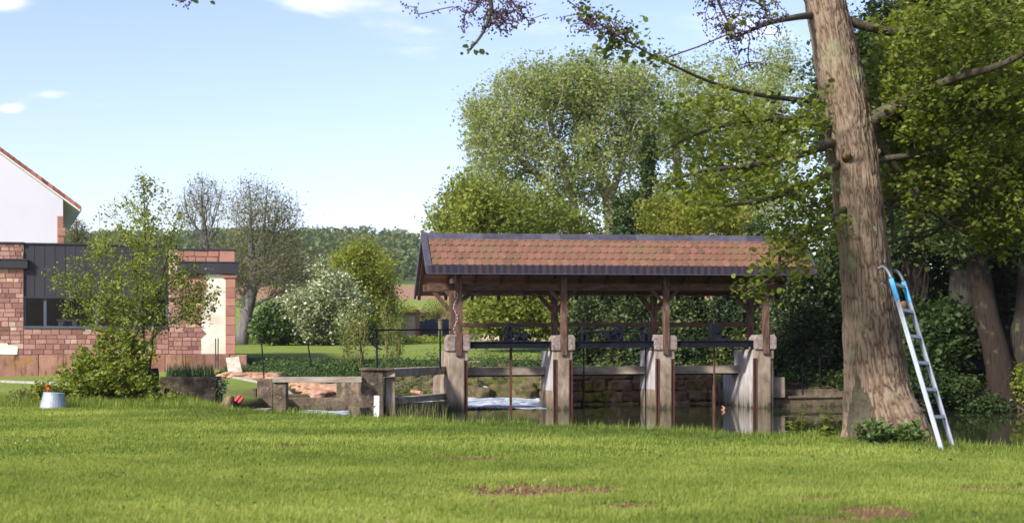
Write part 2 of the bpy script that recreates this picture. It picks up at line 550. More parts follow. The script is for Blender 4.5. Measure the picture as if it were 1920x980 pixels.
M['plaster'] = surf('plaster', [(0.3, (0.52, 0.45, 0.35)), (0.6, (0.68, 0.64, 0.54))], 1.6, 0.9, 0.25, 0.006, second=[(2.5, 0.63, 0.74, (0.60, 0.42, 0.25))])
M['white_render'] = surf('white_render', [(0.3, (0.56, 0.545, 0.61)), (0.7, (0.61, 0.595, 0.66))], 0.7, 0.9, 0.1, 0.004)
M['white_paint'] = surf('white_paint', [(0.3, (0.72, 0.72, 0.72)), (0.7, (0.82, 0.82, 0.82))], 4, 0.6, 0.05, 0.002)
M['cladding'] = surf('cladding', [(0.3, (0.011, 0.010, 0.016)), (0.7, (0.025, 0.023, 0.032))], 1.2, 0.6, 0.06, 0.003, (1, 1, 0.3), spec=0.45, use_v=0.3)
M['frame'] = surf('frame', [(0.3, (0.05, 0.062, 0.085)), (0.7, (0.075, 0.09, 0.12))], 5, 0.4, 0.0)
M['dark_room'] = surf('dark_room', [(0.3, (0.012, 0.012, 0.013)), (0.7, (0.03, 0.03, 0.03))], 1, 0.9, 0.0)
M['navy'] = surf('navy', [(0.3, (0.02, 0.03, 0.09)), (0.7, (0.045, 0.06, 0.14))], 1.5, 0.3, 0.0)
M['verge_tile'] = surf('verge_tile', [(0.2, (0.15, 0.05, 0.035)), (0.6, (0.32, 0.12, 0.08)), (0.9, (0.42, 0.22, 0.17))], 6, 0.8, 0.3, 0.006, use_v=0.6)
M['rock'] = surf('rock', [(0.25, (0.17, 0.085, 0.05)), (0.5, (0.33, 0.19, 0.12)), (0.8, (0.50, 0.34, 0.24))], 5, 0.95, 0.6, 0.03, second=[(3, 0.60, 0.72, (0.10, 0.07, 0.05))])
M['rock_moss'] = surf('rock_moss', [(0.25, (0.05, 0.035, 0.022)), (0.5, (0.10, 0.075, 0.04)), (0.8, (0.17, 0.13, 0.07))], 4, 0.95, 0.7, 0.03,
                      second=[(2.2, 0.44, 0.56, (0.065, 0.068, 0.012)), (5, 0.58, 0.7, (0.13, 0.10, 0.016)), (12, 0.58, 0.68, (0.03, 0.024, 0.012))])
M['wall_moss'] = surf('wall_moss', [(0.25, (0.10, 0.055, 0.035)), (0.5, (0.22, 0.135, 0.085)), (0.8, (0.34, 0.24, 0.15))], 3, 0.95, 0.7, 0.03, use_v=0.3,
                      second=[(1.6, 0.50, 0.60, (0.17, 0.155, 0.02)), (6, 0.6, 0.7, (0.06, 0.045, 0.025))])
M['zinc'] = surf('zinc', [(0.3, (0.20, 0.23, 0.27)), (0.7, (0.34, 0.38, 0.43))], 9, 0.5, 0.2, 0.003, spec=0.5, metal=0.2, second=[(4, 0.6, 0.7, (0.16, 0.18, 0.20))])
M['wood_raw'] = surf('wood_raw', [(0.3, (0.07, 0.045, 0.026)), (0.7, (0.26, 0.165, 0.09))], 9, 0.9, 0.5, 0.01, (2, 2, 0.6))
M['slab'] = surf('slab', [(0.3, (0.28, 0.20, 0.15)), (0.55, (0.40, 0.34, 0.28)), (0.8, (0.46, 0.41, 0.36))], 5, 0.9, 0.3, 0.006, second=[(4, 0.6, 0.68, (0.32, 0.17, 0.10))])
M['red_cloth'] = surf('red_cloth', [(0.3, (0.33, 0.03, 0.045)), (0.7, (0.50, 0.07, 0.08))], 12, 0.8, 0.3, 0.01)
M['orange'] = surf('orange', [(0.3, (0.70, 0.09, 0.02)), (0.7, (0.85, 0.20, 0.05))], 12, 0.7, 0.0)
M['pipe_red'] = surf('pipe_red', [(0.3, (0.40, 0.16, 0.10)), (0.7, (0.52, 0.22, 0.14))], 12, 0.6, 0.1)
M['peel'] = surf('peel', [(0.35, (0.12, 0.11, 0.09)), (0.5, (0.66, 0.67, 0.66)), (0.7, (0.74, 0.75, 0.75))], 22, 0.7, 0.3, 0.004)
M['wall_cream'] = surf('wall_cream', [(0.3, (0.46, 0.37, 0.27)), (0.7, (0.62, 0.52, 0.40))], 1.2, 0.9, 0.1, second=[(3, 0.6, 0.7, (0.36, 0.24, 0.18))])
M['kerb'] = surf('kerb', [(0.3, (0.22, 0.20, 0.175)), (0.7, (0.36, 0.34, 0.30))], 5, 0.9, 0.2)
M['cord'] = surf('cord', [(0.3, (0.35, 0.36, 0.38)), (0.7, (0.6, 0.6, 0.62))], 9, 0.6, 0.0)

# glass
m, nt, b, out = mat_new('glass')
nt.nodes.remove(b)
g = nt.nodes.new('ShaderNodeBsdfGlossy')
g.inputs['Roughness'].default_value = 0.02
t = nt.nodes.new('ShaderNodeBsdfTransparent')
t.inputs[0].default_value = (0.75, 0.8, 0.85, 1)
mx = nt.nodes.new('ShaderNodeMixShader')
mx.inputs[0].default_value = 0.012
nt.links.new(t.outputs[0], mx.inputs[1])
nt.links.new(g.outputs[0], mx.inputs[2])
nt.links.new(mx.outputs[0], out.inputs[0])
M['glass'] = m


# water
def water_mat(name, foam):
    m, nt, b, out = mat_new(name)
    b.inputs['Base Color'].default_value = (0.022, 0.028, 0.012, 1)
    b.inputs['Roughness'].default_value = 0.03
    b.inputs['IOR'].default_value = 1.333
    b.inputs['Specular IOR Level'].default_value = 0.5
    if foam:
        n1 = noise(nt, 1.5, 6, 0.62, 0.4, (1.4, 3.4, 1))
        n2 = noise(nt, 7, 4, 0.6, 0, (1, 2.0, 1))
        h = mmath(nt, 'ADD', n1, mmath(nt, 'MULTIPLY', n2, 0.5))
        mr = nt.nodes.new('ShaderNodeMapRange')
        mr.inputs['From Min'].default_value = 0.66
        mr.inputs['From Max'].default_value = 0.86
        nt.links.new(h, mr.inputs['Value'])
        c = mixc(nt, mr.outputs[0], (0.10, 0.15, 0.20), (0.80, 0.84, 0.92))
        nt.links.new(c, b.inputs['Base Color'])
        nt.links.new(mmath(nt, 'MULTIPLY_ADD', mr.outputs[0], 0.5), b.inputs['Roughness'])
        bump(nt, b, h, 1.0, 0.22)
    else:
        n1 = noise(nt, 1.1, 3, 0.5, 0.2, (0.35, 1.6, 1))
        bump(nt, b, n1, 0.16, 0.02)
    return m


M['water'] = water_mat('water', False)
M['rapids'] = water_mat('rapids', True)

# ------------------------------------------------------------------ terrain
POND = np.array([(-5.4, 25.6), (-4.6, 23.4), (-3.2, 21.9), (-2.0, 20.7), (0.28, 19.1), (1.6, 17.9), (2.7, 16.9), (4.0, 16.9), (5.2, 15.0), (7, 14.1), (12, 13.5), (34, 14),
                 (34, 33), (14, 34.5), (10.2, 35.6), (9.4, 37.9), (6.9, 37.9), (6.9, 39.9), (2.2, 39.3), (2.3, 43.0), (0.8, 44.2), (-1.2, 43.0), (-3.0, 42.2), (-4.2, 40.5), (-3.2, 37.5), (-2.6, 35.6),
                 (-5.3, 35.3), (-5.8, 30)])


def sdf_poly(x, y, poly):
    p = np.stack([x, y], -1)
    d = np.full(len(x), 1e9)
    inside = np.zeros(len(x), bool)
    n = len(poly)
    for i in range(n):
        a, b_ = poly[i], poly[(i + 1) % n]
        ab = b_ - a
        t_ = np.clip(((p - a) @ ab) / (ab @ ab), 0, 1)
        d = np.minimum(d, np.linalg.norm(p - a - t_[:, None] * ab, axis=1))
        c = (a[1] > y) != (b_[1] > y)
        xi = (b_[0] - a[0]) * (y - a[1]) / (b_[1] - a[1] + 1e-12) + a[0]
        inside ^= c & (x < xi)
    return np.where(inside, -d, d)


def sstep(a, b_, x):
    t_ = np.clip((x - a) / (b_ - a), 0, 1)
    return t_ * t_ * (3 - 2 * t_)


def T(x, y):
    x = np.atleast_1d(np.asarray(x, float))
    y = np.atleast_1d(np.asarray(y, float))
    x, y = np.broadcast_arrays(x, y)
    x, y = x.ravel().copy(), y.ravel().copy()
    far = np.interp(y, [44.3, 47.0, 60, 72, 100, 130, 180, 250, 300, 340, 460, 620, 5000], [0, 0.36, 0.75, 1.0, 1.3, 1.8, 4.2, 9.6, 13, 17, 32, 41, 41])
    hillw = np.interp(x / np.maximum(y, 1) * F + 960, [-2500, 0, 300, 600, 690, 760, 850, 1100, 4000], [0.75, 0.95, 0.97, 0.99, 1.0, 0.95, 0.86, 0.7, 0.5])
    far = far * np.where(y > 320, 1 - (1 - hillw) * sstep(320, 450, y), 1)
    z = far
    p3 = np.stack([x, y, 0 * x], -1)
    und = (vn(p3 * 0.35, 3) - 0.5) * 0.02 + (vn(p3 * 1.7, 5) - 0.5) * 0.015
    z = z + und * np.where(y < 60, 1, 0)
    # lawn basin behind the low concrete wall, land behind the mossy wall
    bas = sstep(-9.5, -6.5, x) * sstep(-1.0, -3.5, x) * sstep(31, 34, y) * sstep(43, 37, y)
    z = z - 0.22 * bas
    z = z - 0.75 * sstep(46.9, 43.0, y) * sstep(-6.5, -4.8, x) * sstep(3.2, 2.4, x) * sstep(36, 38, y)
    z = z + 0.20 * sstep(2.2, 2.8, x) * sstep(39.4, 40.4, y) * sstep(46, 43, y)
    sd = np.full(len(x), 50.0)
    mnear = (x > -15) & (x < 45) & (y > 5) & (y < 55)
    sd[mnear] = sdf_poly(x[mnear], y[mnear], POND)
    z = z - 0.10 * sstep(0.7, 0.1, sd)
    under = np.clip(-sd / 0.55, 0, 1)
    z = z * (1 - under) + under * (-1.5)
    return z


def lines(dense0, dense1, step, ends):
    a = list(np.arange(dense0, dense1, step))
    out_ = list(ends[0]) + a + list(ends[1])
    return np.array(sorted(set(np.round(out_, 4))))


def geo(a, b_, n):
    return list(a + (b_ - a) * (np.linspace(0, 1, n) ** 2.2))


gx = lines(-14, 16, 0.22, (geo(-14, -900, 60), geo(16, 1000, 60)))
gy = lines(5, 50, 0.22, (geo(5, -500, 20), list(np.arange(50, 130, 1.5)) + list(np.arange(130, 700, 9)) + [800, 1100, 2000, 4500]))
GX, GY = np.meshgrid(gx, gy)
Z = T(GX.ravel(), GY.ravel())
nx, ny = len(gx), len(gy)
ii = (np.arange(ny - 1)[:, None] * nx + np.arange(nx - 1)[None, :]).ravel()
me = mesh_np('ground', np.stack([GX.ravel(), GY.ravel(), Z], -1), [np.stack([ii, ii + 1, ii + nx + 1, ii + nx], -1)])

m, nt, b, out = mat_new('ground')
gp = nt.nodes.new('ShaderNodeNewGeometry')
sp = nt.nodes.new('ShaderNodeSeparateXYZ')
nt.links.new(gp.outputs['Position'], sp.inputs[0])
n1 = noise(nt, 0.9, 6, 0.6, 0, coord='World')
n2 = noise(nt, 14, 5, 0.7, 0, coord='World')
n0 = noise(nt, 0.10, 3, 0.6, 0, (1, 0.6, 1), coord='World')
cg = ramp(nt, mmath(nt, 'ADD', mmath(nt, 'MULTIPLY', n1, 0.6), mmath(nt, 'MULTIPLY', n2, 0.4)),
          [(0.3, (0.09, 0.13, 0.024)), (0.5, (0.15, 0.20, 0.034)), (0.72, (0.22, 0.26, 0.055))])
cg = mixc(nt, mmath(nt, 'MULTIPLY', n0, 0.5), cg, (0.20, 0.24, 0.055))


def band(nt, v, a, b_, soft):
    r1 = nt.nodes.new('ShaderNodeMapRange')
    r1.inputs['From Min'].default_value = a
    r1.inputs['From Max'].default_value = a + soft
    nt.links.new(v, r1.inputs['Value'])
    r2 = nt.nodes.new('ShaderNodeMapRange')
    r2.inputs['From Min'].default_value = b_ - soft
    r2.inputs['From Max'].default_value = b_
    r2.inputs['To Min'].default_value = 1
    r2.inputs['To Max'].default_value = 0
    nt.links.new(v, r2.inputs['Value'])
    return mmath(nt, 'MULTIPLY', r1.outputs[0], r2.outputs[0])


# banks and pond bed: mud, by height
zn = mmath(nt, 'ADD', sp.outputs[2], mmath(nt, 'MULTIPLY', n2, 0.18))
mud = band(nt, zn, -5, -0.06, 0.12)
cg = mixc(nt, mud, cg, (0.065, 0.045, 0.025))
# ploughed red field on the slope
fy = mmath(nt, 'ADD', sp.outputs[1], mmath(nt, 'MULTIPLY', n0, 12))
cg = mixc(nt, band(nt, fy, 232, 300, 4), cg, (0.27, 0.155, 0.09))
cg = mixc(nt, band(nt, fy, 306, 900, 8), cg, (0.06, 0.08, 0.025))
SOIL = [(P(1020, 918, 1)[0] * 0 + (1020 - 960) * 10.5 / F, 10.5, 0.47, 0.36), ((1168 - 960) * 9.4 / F, 9.4, 0.22, 0.16), ((885 - 960) * 13.3 / F, 13.3, 0.28, 0.18),
        ((1518 - 960) * 9.8 / F, 9.8, 0.18, 0.15), ((1652 - 960) * 9.1 / F, 9.1, 0.20, 0.30), ((1550 - 960) * 8.7 / F, 8.7, 0.20, 0.12), ((548 - 960) * 14.8 / F, 14.8, 0.2, 0.14),
        ((1580 - 960) * 13.4 / F, 13.4, 0.10, 0.15), ((1850 - 960) * 10.5 / F, 10.5, 0.25, 0.12), ((950 - 960) * 10.2 / F, 10.2, 0.2, 0.2)]
soil_f = None
SOIL = [(a_, b__, c_ * 1.25, d_ * 1.3) for a_, b__, c_, d_ in SOIL]
for (sx, sy, rx, ry) in SOIL:
    ax = mmath(nt, 'DIVIDE', mmath(nt, 'SUBTRACT', sp.outputs[0], sx), rx)
    ay = mmath(nt, 'DIVIDE', mmath(nt, 'SUBTRACT', sp.outputs[1], sy), ry)
    dd = mmath(nt, 'ADD', mmath(nt, 'MULTIPLY', ax, ax), mmath(nt, 'MULTIPLY', ay, ay))
    k = mmath(nt, 'SUBTRACT', 1.25, dd)
    soil_f = k if soil_f is None else mmath(nt, 'MAXIMUM', soil_f, k)
sn = noise(nt, 9, 5, 0.7, 0, coord='World')
sf = mmath(nt, 'ADD', soil_f, mmath(nt, 'MULTIPLY', mmath(nt, 'SUBTRACT', sn, 0.5), 2.6))
sfr = nt.nodes.new('ShaderNodeMapRange')
sfr.inputs['From Min'].default_value = 0.1
sfr.inputs['From Max'].default_value = 0.5
nt.links.new(sf, sfr.inputs['Value'])
cg = mixc(nt, sfr.outputs[0], cg, mixc(nt, n2, (0.10, 0.052, 0.029), (0.24, 0.13, 0.075)))
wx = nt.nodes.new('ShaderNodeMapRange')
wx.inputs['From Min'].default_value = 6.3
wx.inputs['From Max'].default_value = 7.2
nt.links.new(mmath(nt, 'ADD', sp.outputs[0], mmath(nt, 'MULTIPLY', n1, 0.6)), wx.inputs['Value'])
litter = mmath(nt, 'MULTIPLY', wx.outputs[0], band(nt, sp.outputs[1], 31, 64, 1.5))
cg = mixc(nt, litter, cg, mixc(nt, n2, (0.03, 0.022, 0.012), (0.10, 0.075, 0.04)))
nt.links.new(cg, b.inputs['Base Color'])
b.inputs['Roughness'].default_value = 0.95
b.inputs['Specular IOR Level'].default_value = 0.1
bump(nt, b, n2, 0.8, 0.05)
M['ground'] = m
gr = link('ground', me, M['ground'], smooth=True)
tag(gr, None, None, kind='structure')


def h_at(x, y):
    return float(T(x, y)[0])


def plane_grid(name, x0, x1, y0, y1, z, step, mat, amp=0, clip=None):
    xs = np.arange(x0, x1 + 1e-6, step)
    ys = np.arange(y0, y1 + 1e-6, step)
    X, Y = np.meshgrid(xs, ys)
    Zz = np.full(X.size, float(z))
    if amp:
        p = np.stack([X.ravel() * 1.4, Y.ravel() * 3.4, 0 * X.ravel()], -1)
        Zz = z + amp * (fbm(p, 3, 9) - 0.5) * 2
    n_x, n_y = len(xs), len(ys)
    i_ = (np.arange(n_y - 1)[:, None] * n_x + np.arange(n_x - 1)[None, :]).ravel()
    Q = np.stack([i_, i_ + 1, i_ + n_x + 1, i_ + n_x], -1)
    if clip is not None:
        c_ = np.stack([X.ravel(), Y.ravel()], -1)[Q].mean(1)
        Q = Q[clip(c_)]
    me_ = mesh_np(name, np.stack([X.ravel(), Y.ravel(), Zz], -1), [Q])
    o_ = link(name, me_, mat, smooth=True)
    return tag(o_, None, None, kind='structure')


# pavilion frame
TH = R(10.4)
CA, SA = math.cos(TH), math.sin(TH)
P0 = np.array([-1.32, 35.2])
S = 2.659
PM = Matrix(((CA, -SA, 0, P0[0]), (SA, CA, 0, P0[1]), (0.0045, 0, 1, 0), (0, 0, 0, 1)))


def pav(a, b_, z=0.0):
    return np.array([P0[0] + CA * a - SA * b_, P0[1] + SA * a + CA * b_, z])


def weir_side(c):
    lx = (c[:, 0] - P0[0]) * CA + (c[:, 1] - P0[1]) * SA
    ly = -(c[:, 0] - P0[0]) * SA + (c[:, 1] - P0[1]) * CA
    return (ly > 0.5) & (c[:, 0] < 1.35)


left_out = lambda c: (c[:, 0] < -2.9) & (c[:, 1] > 31.5)
plane_grid('pond_water', -7, 34, 13, 45, -0.60, 0.25, M['water'], 0, lambda c: ~(weir_side(c) | left_out(c)))
plane_grid('stream_water', -7, 3, 31, 46, -0.60, 0.06, M['rapids'], 0.035, lambda c: weir_side(c) | left_out(c))


# ------------------------------------------------------------------ trees
def catmull(p, k):
    n = len(p)
    if n < 3 or k < 2:
        return p
    q = np.vstack([2 * p[0] - p[1], p, 2 * p[-1] - p[-2]])
    out_ = []
    ts = np.arange(k) / k
    for i in range(n - 1):
        a, b_, c, d = q[i], q[i + 1], q[i + 2], q[i + 3]
        for t_ in ts:
            out_.append(0.5 * ((2 * b_) + (-a + c) * t_ + (2 * a - 5 * b_ + 4 * c - d) * t_ ** 2 + (-a + 3 * b_ - 3 * c + d) * t_ ** 3))
    out_.append(p[-1])
    return np.array(out_)


def leaves_arrays(Pn, size, rg, near=False, up=0.5, aspect=0.8, droop=0.0, tone=None, tone_rand=0.5):
    n = len(Pn)
    nrm = rg.normal(size=(n, 3))
    nrm[:, 2] = np.abs(nrm[:, 2]) + up
    nrm /= np.linalg.norm(nrm, axis=1, keepdims=True)
    a = rg.normal(size=(n, 3))
    a[:, 2] -= droop
    a -= (a * nrm).sum(1, keepdims=True) * nrm
    a /= np.linalg.norm(a, axis=1, keepdims=True) + 1e-9
    w = np.cross(nrm, a)
    s = size * np.clip(rg.lognormal(-0.08, 0.34, n), 0.4, 1.7)[:, None]
    if near:
        prof = [(0, 0, 0), (0.30, 0.42, 0.10), (0.72, 0.40, 0.12), (1.0, 0.0, 0.0), (0.72, -0.40, 0.12), (0.30, -0.42, 0.10)]
        V = np.stack([Pn + s * (u * a + v_ * aspect * w + q * nrm) for u, v_, q in prof], 1)
        base = np.arange(n)[:, None] * 6
        Q = np.concatenate([base + np.array([0, 3, 2, 1]), base + np.array([0, 5, 4, 3])], 1).reshape(-1, 4)
        rep = 2
    else:
        prof = [(-0.5, 0, 0), (0.05, 0.5, 0), (0.5, 0, 0.0), (0.0, -0.5, 0)]
        V = np.stack([Pn + s * (u * a + v_ * aspect * w + q * nrm) for u, v_, q in prof], 1)
        Q = np.arange(n)[:, None] * 4 + np.array([0, 1, 2, 3])
        rep = 1
    v = rg.uniform(0, 1, n)
    if tone is not None:
        v = tone_rand * v + (1 - tone_rand) * tone
    return V.reshape(-1, 3), Q, np.repeat(np.clip(v, 0, 1), rep)


def blob_points(blobs, n, rg, clump=0.0, nclump=0, surface=0.5):
    w = np.array([b_[6] if len(b_) > 6 else b_[3] * b_[4] for b_ in blobs], float)
    idx = rg.choice(len(blobs), n, p=w / w.sum())
    d = rg.normal(size=(n, 3))
    d /= np.linalg.norm(d, axis=1, keepdims=True)
    r = rg.uniform(0, 1, n) ** (surface)
    d *= r[:, None]
    out_ = np.zeros((n, 3))
    B = np.array([list(b_[:6]) for b_ in blobs], float)[idx]
    dd = B[:, 2] + d[:, 1] * B[:, 5]
    sc = B[:, 2] / F
    out_[:, 0] = (B[:, 0] - 960) * sc + d[:, 0] * B[:, 3] * sc
    out_[:, 1] = dd
    out_[:, 2] = EYE + (640 - B[:, 1]) * sc + d[:, 2] * B[:, 4] * sc
    return out_


def grow(stems, targets, bf):
    """greedy tree: stems are polylines ((k,4) x,y,z,r) given first; targets join with path balancing"""
    pos, par, path, fixr = [], [], [], []
    for s_i, st in enumerate(stems):
        st = np.array(st, float)
        if s_i and pos:
            pp = np.array(pos)
            d0 = np.linalg.norm(pp - st[0, :3], axis=1)
            j = int(np.argmin(d0))
            prev = j if d0[j] < 2.5 or True else -1
        else:
            prev = -1
        for k in range(len(st)):
            pos.append(st[k, :3])
            par.append(prev)
            path.append(0 if prev < 0 else path[prev] + np.linalg.norm(st[k, :3] - pos[prev]))
            fixr.append(st[k, 3])
            prev = len(pos) - 1
    ns = len(pos)
    N = len(targets)
    pos = np.vstack([np.array(pos), targets]) if N else np.array(pos)
    par = np.array(par + [-1] * N)
    path = np.array(path + [0.0] * N)
    fixr = np.array(fixr + [0.0] * N)
    if N:
        best = np.full(N, 1e9)
        bp = np.zeros(N, int)
        for j in range(ns):
            c = np.linalg.norm(targets - pos[j], axis=1) + bf * path[j]
            u = c < best
            best[u] = c[u]
            bp[u] = j
        alive = np.ones(N, bool)
        for _ in range(N):
            k = int(np.argmin(np.where(alive, best, 1e12)))
            alive[k] = False
            i_ = ns + k
            par[i_] = bp[k]
            path[i_] = path[bp[k]] + np.linalg.norm(pos[i_] - pos[bp[k]])
            c = np.linalg.norm(targets - pos[i_], axis=1) + bf * path[i_]
            u = (c < best) & alive
            best[u] = c[u]
            bp[u] = i_
    return pos, par, fixr, ns


def tree(name, label, cat, base, stems, blobs, n, mats, leaf, bf=0.35, tip=0.012, expo=2.3, seed=0, group=None, curve=3, seg_big=9, surface=0.5,
         crown_name='crown', extra_targets=None, wig=0.03, trunk_first_bark=None, rmax=None, radius_thr=None):
    rg = np.random.default_rng(seed)
    root = thing(name, label, cat, base, group)
    st = [np.array([[*P(px, py, d), r] for (px, py, d, r) in s]) for s in stems]
    st = [np.concatenate([catmull(s[:, :3], 4), np.interp(np.linspace(0, len(s) - 1, len(catmull(s[:, :3], 4))), np.arange(len(s)), s[:, 3])[:, None]], 1) if len(s) > 2 else s for s in st]
    tg = blob_points(blobs, n, rg, surface=surface) if n else np.zeros((0, 3))
    if extra_targets is not None:
        tg = np.vstack([tg, extra_targets])
    pos, par, fixr, ns = grow(st, tg, bf)
    tot = len(pos)
    kids = [[] for _ in range(tot)]
    for i_ in range(tot):
        if par[i_] >= 0:
            kids[par[i_]].append(i_)
    order = []
    stack = [i_ for i_ in range(tot) if par[i_] < 0]
    while stack:
        i_ = stack.pop()
        order.append(i_)
        stack.extend(kids[i_])
    area = np.zeros(tot)
    for i_ in reversed(order):
        a = sum(area[c] for c in kids[i_])
        area[i_] = a if a > 0 else tip ** expo
    r = area ** (1 / expo)
    r = np.where(fixr > 0, fixr, r)
    for i_ in order:
        if par[i_] >= 0:
            r[i_] = min(r[i_], r[par[i_]])
    # chains
    mbV, mbQ, off = [], [], 0
    starts = [(i_, -1) for i_ in range(tot) if par[i_] < 0]
    thin_a, thin_b = [], []
    thr = radius_thr or tip * 3.0
    while starts:
        s0, p0 = starts.pop()
        ch = [p0] if p0 >= 0 else []
        c = s0
        while True:
            ch.append(c)
            if not kids[c]:
                break
            ks = sorted(kids[c], key=lambda q: -r[q] - (10 if (q < ns and q == c + 1) else 0))
            for q in ks[1:]:
                starts.append((q, c))
            c = ks[0]
        pts = pos[ch].copy()
        rr = r[ch].copy()
        if p0 >= 0:
            rr[0] = min(rr[1] * 1.15, rr[0])
        if len(ch) < 2:
            continue
        for i_ in range(1, len(ch)):
            if r[ch[i_]] < thr:
                thin_a.append(pos[ch[i_ - 1]])
                thin_b.append(pos[ch[i_]])
        if len(ch) == 2:
            mid = (pts[0] + pts[1]) / 2 + rg.normal(size=3) * wig * np.linalg.norm(pts[1] - pts[0])
            pts = np.array([pts[0], mid, pts[1]])
            rr = np.array([rr[0], rr.mean(), rr[1]])
        q = catmull(pts, curve if ch[-1] >= ns else 2)
        rq = np.interp(np.linspace(0, len(pts) - 1, len(q)), np.arange(len(pts)), rr)
        seg = seg_big if rr.max() > tip * 8 else (5 if rr.max() > tip * 3 else 3)
        V, Q = tube_arrays(q, rq, seg)
        mbV.append(V)
        mbQ.append(Q + off)
        off += len(V)
    V = np.concatenate(mbV)
    me_ = mesh_np('trunk', V, [np.concatenate(mbQ)])
    link('trunk', me_, mats[0], root, smooth=True)
    if leaf:
        A, B = np.array(thin_a), np.array(thin_b)
        L = np.linalg.norm(A - B, axis=1)
        w = L / L.sum()
        nl = leaf['n']
        cl = leaf.get('cluster', 1)
        k = rg.choice(len(A), nl // cl, p=w)
        t_ = rg.uniform(0, 1, nl // cl)[:, None]
        c0 = A[k] + (B[k] - A[k]) * t_
        c0 = np.repeat(c0, cl, 0)
        if cl > 1:
            c0 = c0 + np.repeat(rg.normal(size=(nl // cl, 3)) * leaf['sig'], cl, 0) + rg.normal(size=c0.shape) * leaf.get('csig', leaf['size'] * 0.8)
        else:
            c0 = c0 + rg.normal(size=c0.shape) * leaf['sig']
        tone = vn(c0 * leaf.get('tscale', 0.8), seed)
        tone = np.clip((tone - 0.2) / 0.6, 0, 1)
        V, Q, v = leaves_arrays(c0, leaf['size'], rg, leaf.get('near', False), leaf.get('up', 0.5), leaf.get('aspect', 0.8), leaf.get('droop', 0), tone, leaf.get('trand', 0.55))
        link(crown_name, mesh_np(crown_name, V, [Q], v), mats[1], root)
    return root


# ------------------------------------------------------------------ facade helper: a plane turned by phi, read off in photo pixels
class Plan:
    def __init__(s, px, d, phi):
        s.x0, s.y0, s.phi = (px - 960) * d / F, d, R(phi)
        s.c, s.s = math.cos(s.phi), math.sin(s.phi)
        s.M = Matrix(((s.c, -s.s, 0, s.x0), (s.s, s.c, 0, s.y0), (0, 0, 1, 0), (0, 0, 0, 1)))

    def t(s, px):
        k = (px - 960) / F
        return (k * s.y0 - s.x0) / (s.c - k * s.s)

    def z(s, px, py):
        d = s.y0 + s.t(px) * s.s
        return EYE + (640 - py) * d / F


def stones(mb, t0, t1, z0, z1, y0, y1, h=(0.11, 0.18), w=(0.14, 0.38), gap=0.022, skip=None):
    z = z0
    while z < z1 - 0.04:
        hh = min(rng.uniform(*h), z1 - z)
        if z1 - z - hh < 0.07:
            hh = z1 - z
        t_ = t0 - rng.uniform(0, 0.2)
        while t_ < t1:
            ww = rng.uniform(*w)
            a, b_ = max(t_, t0), min(t_ + ww, t1)
            if b_ - a > 0.05 and not (skip and skip((a + b_) / 2, z + hh / 2)):
                v = rng.beta(2.0, 2.0) * 0.72
                if rng.random() < 0.06:
                    v = rng.uniform(0.78, 1.0)
                g_ = gap / 2
                mb.box((a + g_, y0 - rng.uniform(0, 0.012), z + g_), (b_ - g_, y1, z + hh - g_), v, jit=0.005)
            t_ += ww
        z += hh


# ------------------------------------------------------------------ white house behind the brick building
wh = Plan(118, 62, 20)
root = thing('white_house', 'white rendered house gable with brown tiled roof edge behind the red sandstone building', 'house', P(60, 660, 62))
zt = lambda px, py: wh.z(px, py)
mb = MB(wh.M)
slope = (zt(118, 372) - zt(0, 286)) / (wh.t(118) - wh.t(0))
tl = wh.t(-420)
tmid = wh.t(-420) * 0.5
zr = lambda t_: zt(118, 374) + slope * (t_ - wh.t(118))
tr0 = -9.0
mb.prism([(0.0, -0.2), (0.0, zr(0)), (tr0, zr(tr0)), (2 * tr0, zr(0)), (2 * tr0, -0.2)], 0.0, 11.0, axis=1)
mb.build('wall', M['white_render'], root)
mb = MB(wh.M)
ov = wh.t(150)
for sgn in (1, -1):
    pts = [(ov, zr(ov) + 0.01), (tr0, zr(tr0) + 0.01), (tr0, zr(tr0) + 0.07), (ov, zr(ov) + 0.07)]
    if sgn < 0:
        pts = [(2 * tr0 - x, z) for x, z in pts]
    mb.prism(pts, -0.22, 11.2, axis=1)
rf = mb.build('roof', M['white_paint'], root)
mb = MB(wh.M)
nT = 42
for sgn in (1, -1):
    for k in range(nT):
        a, b_ = ov + 0.05 + (tr0 - ov) * k / nT, ov + 0.05 + (tr0 - ov) * (k + 1.15) / nT
        pts = [(a, zr(a) + 0.075), (b_, zr(b_) + 0.10), (b_, zr(b_) + 0.27), (a, zr(a) + 0.25)]
        if sgn < 0:
            pts = [(2 * tr0 - x, z) for x, z in pts]
        mb.prism(pts, -0.26, 11.25, axis=1, val=rng.uniform(0, 1))
mb.build('roof_tiles', M['verge_tile'], rf)
mb = MB(wh.M)
q0, q1 = wh.t(107), wh.t(119)
mb.box((q0, -0.05, zt(112, 470)), (q1, 0.3, zt(112, 405)), 0.4)
mb.box((q0 - 0.0, -0.12, zt(112, 443)), (q1 + 0.08, 0.3, zt(112, 429)), 0.5)
mb.box((q0 + 0.03, -0.1, zt(112, 470)), (q1 + 0.03, 0.3, zt(112, 444)), 0.2)
mb.build('corner_stone', M['ashlar'], root, bevel=0.02)

# ------------------------------------------------------------------ red sandstone building
fb = Plan(440, 46, 12)
t, z = fb.t, fb.z
TL = t(-260)
root = thing('sandstone_building', 'single storey red sandstone building with black metal cladding above a long dark window', 'building', P(220, 690, 45))
base_z = -0.25
zp_top = z(250, 664)          # plinth top
zw0, zw1 = z(100, 611), z(100, 557)
tw0, tw1 = t(44), t(316)
tpL = t(44)
zL_top = z(20, 455)
zR_top = z(400, 468)
tR0 = t(332)
tR1 = t(440)
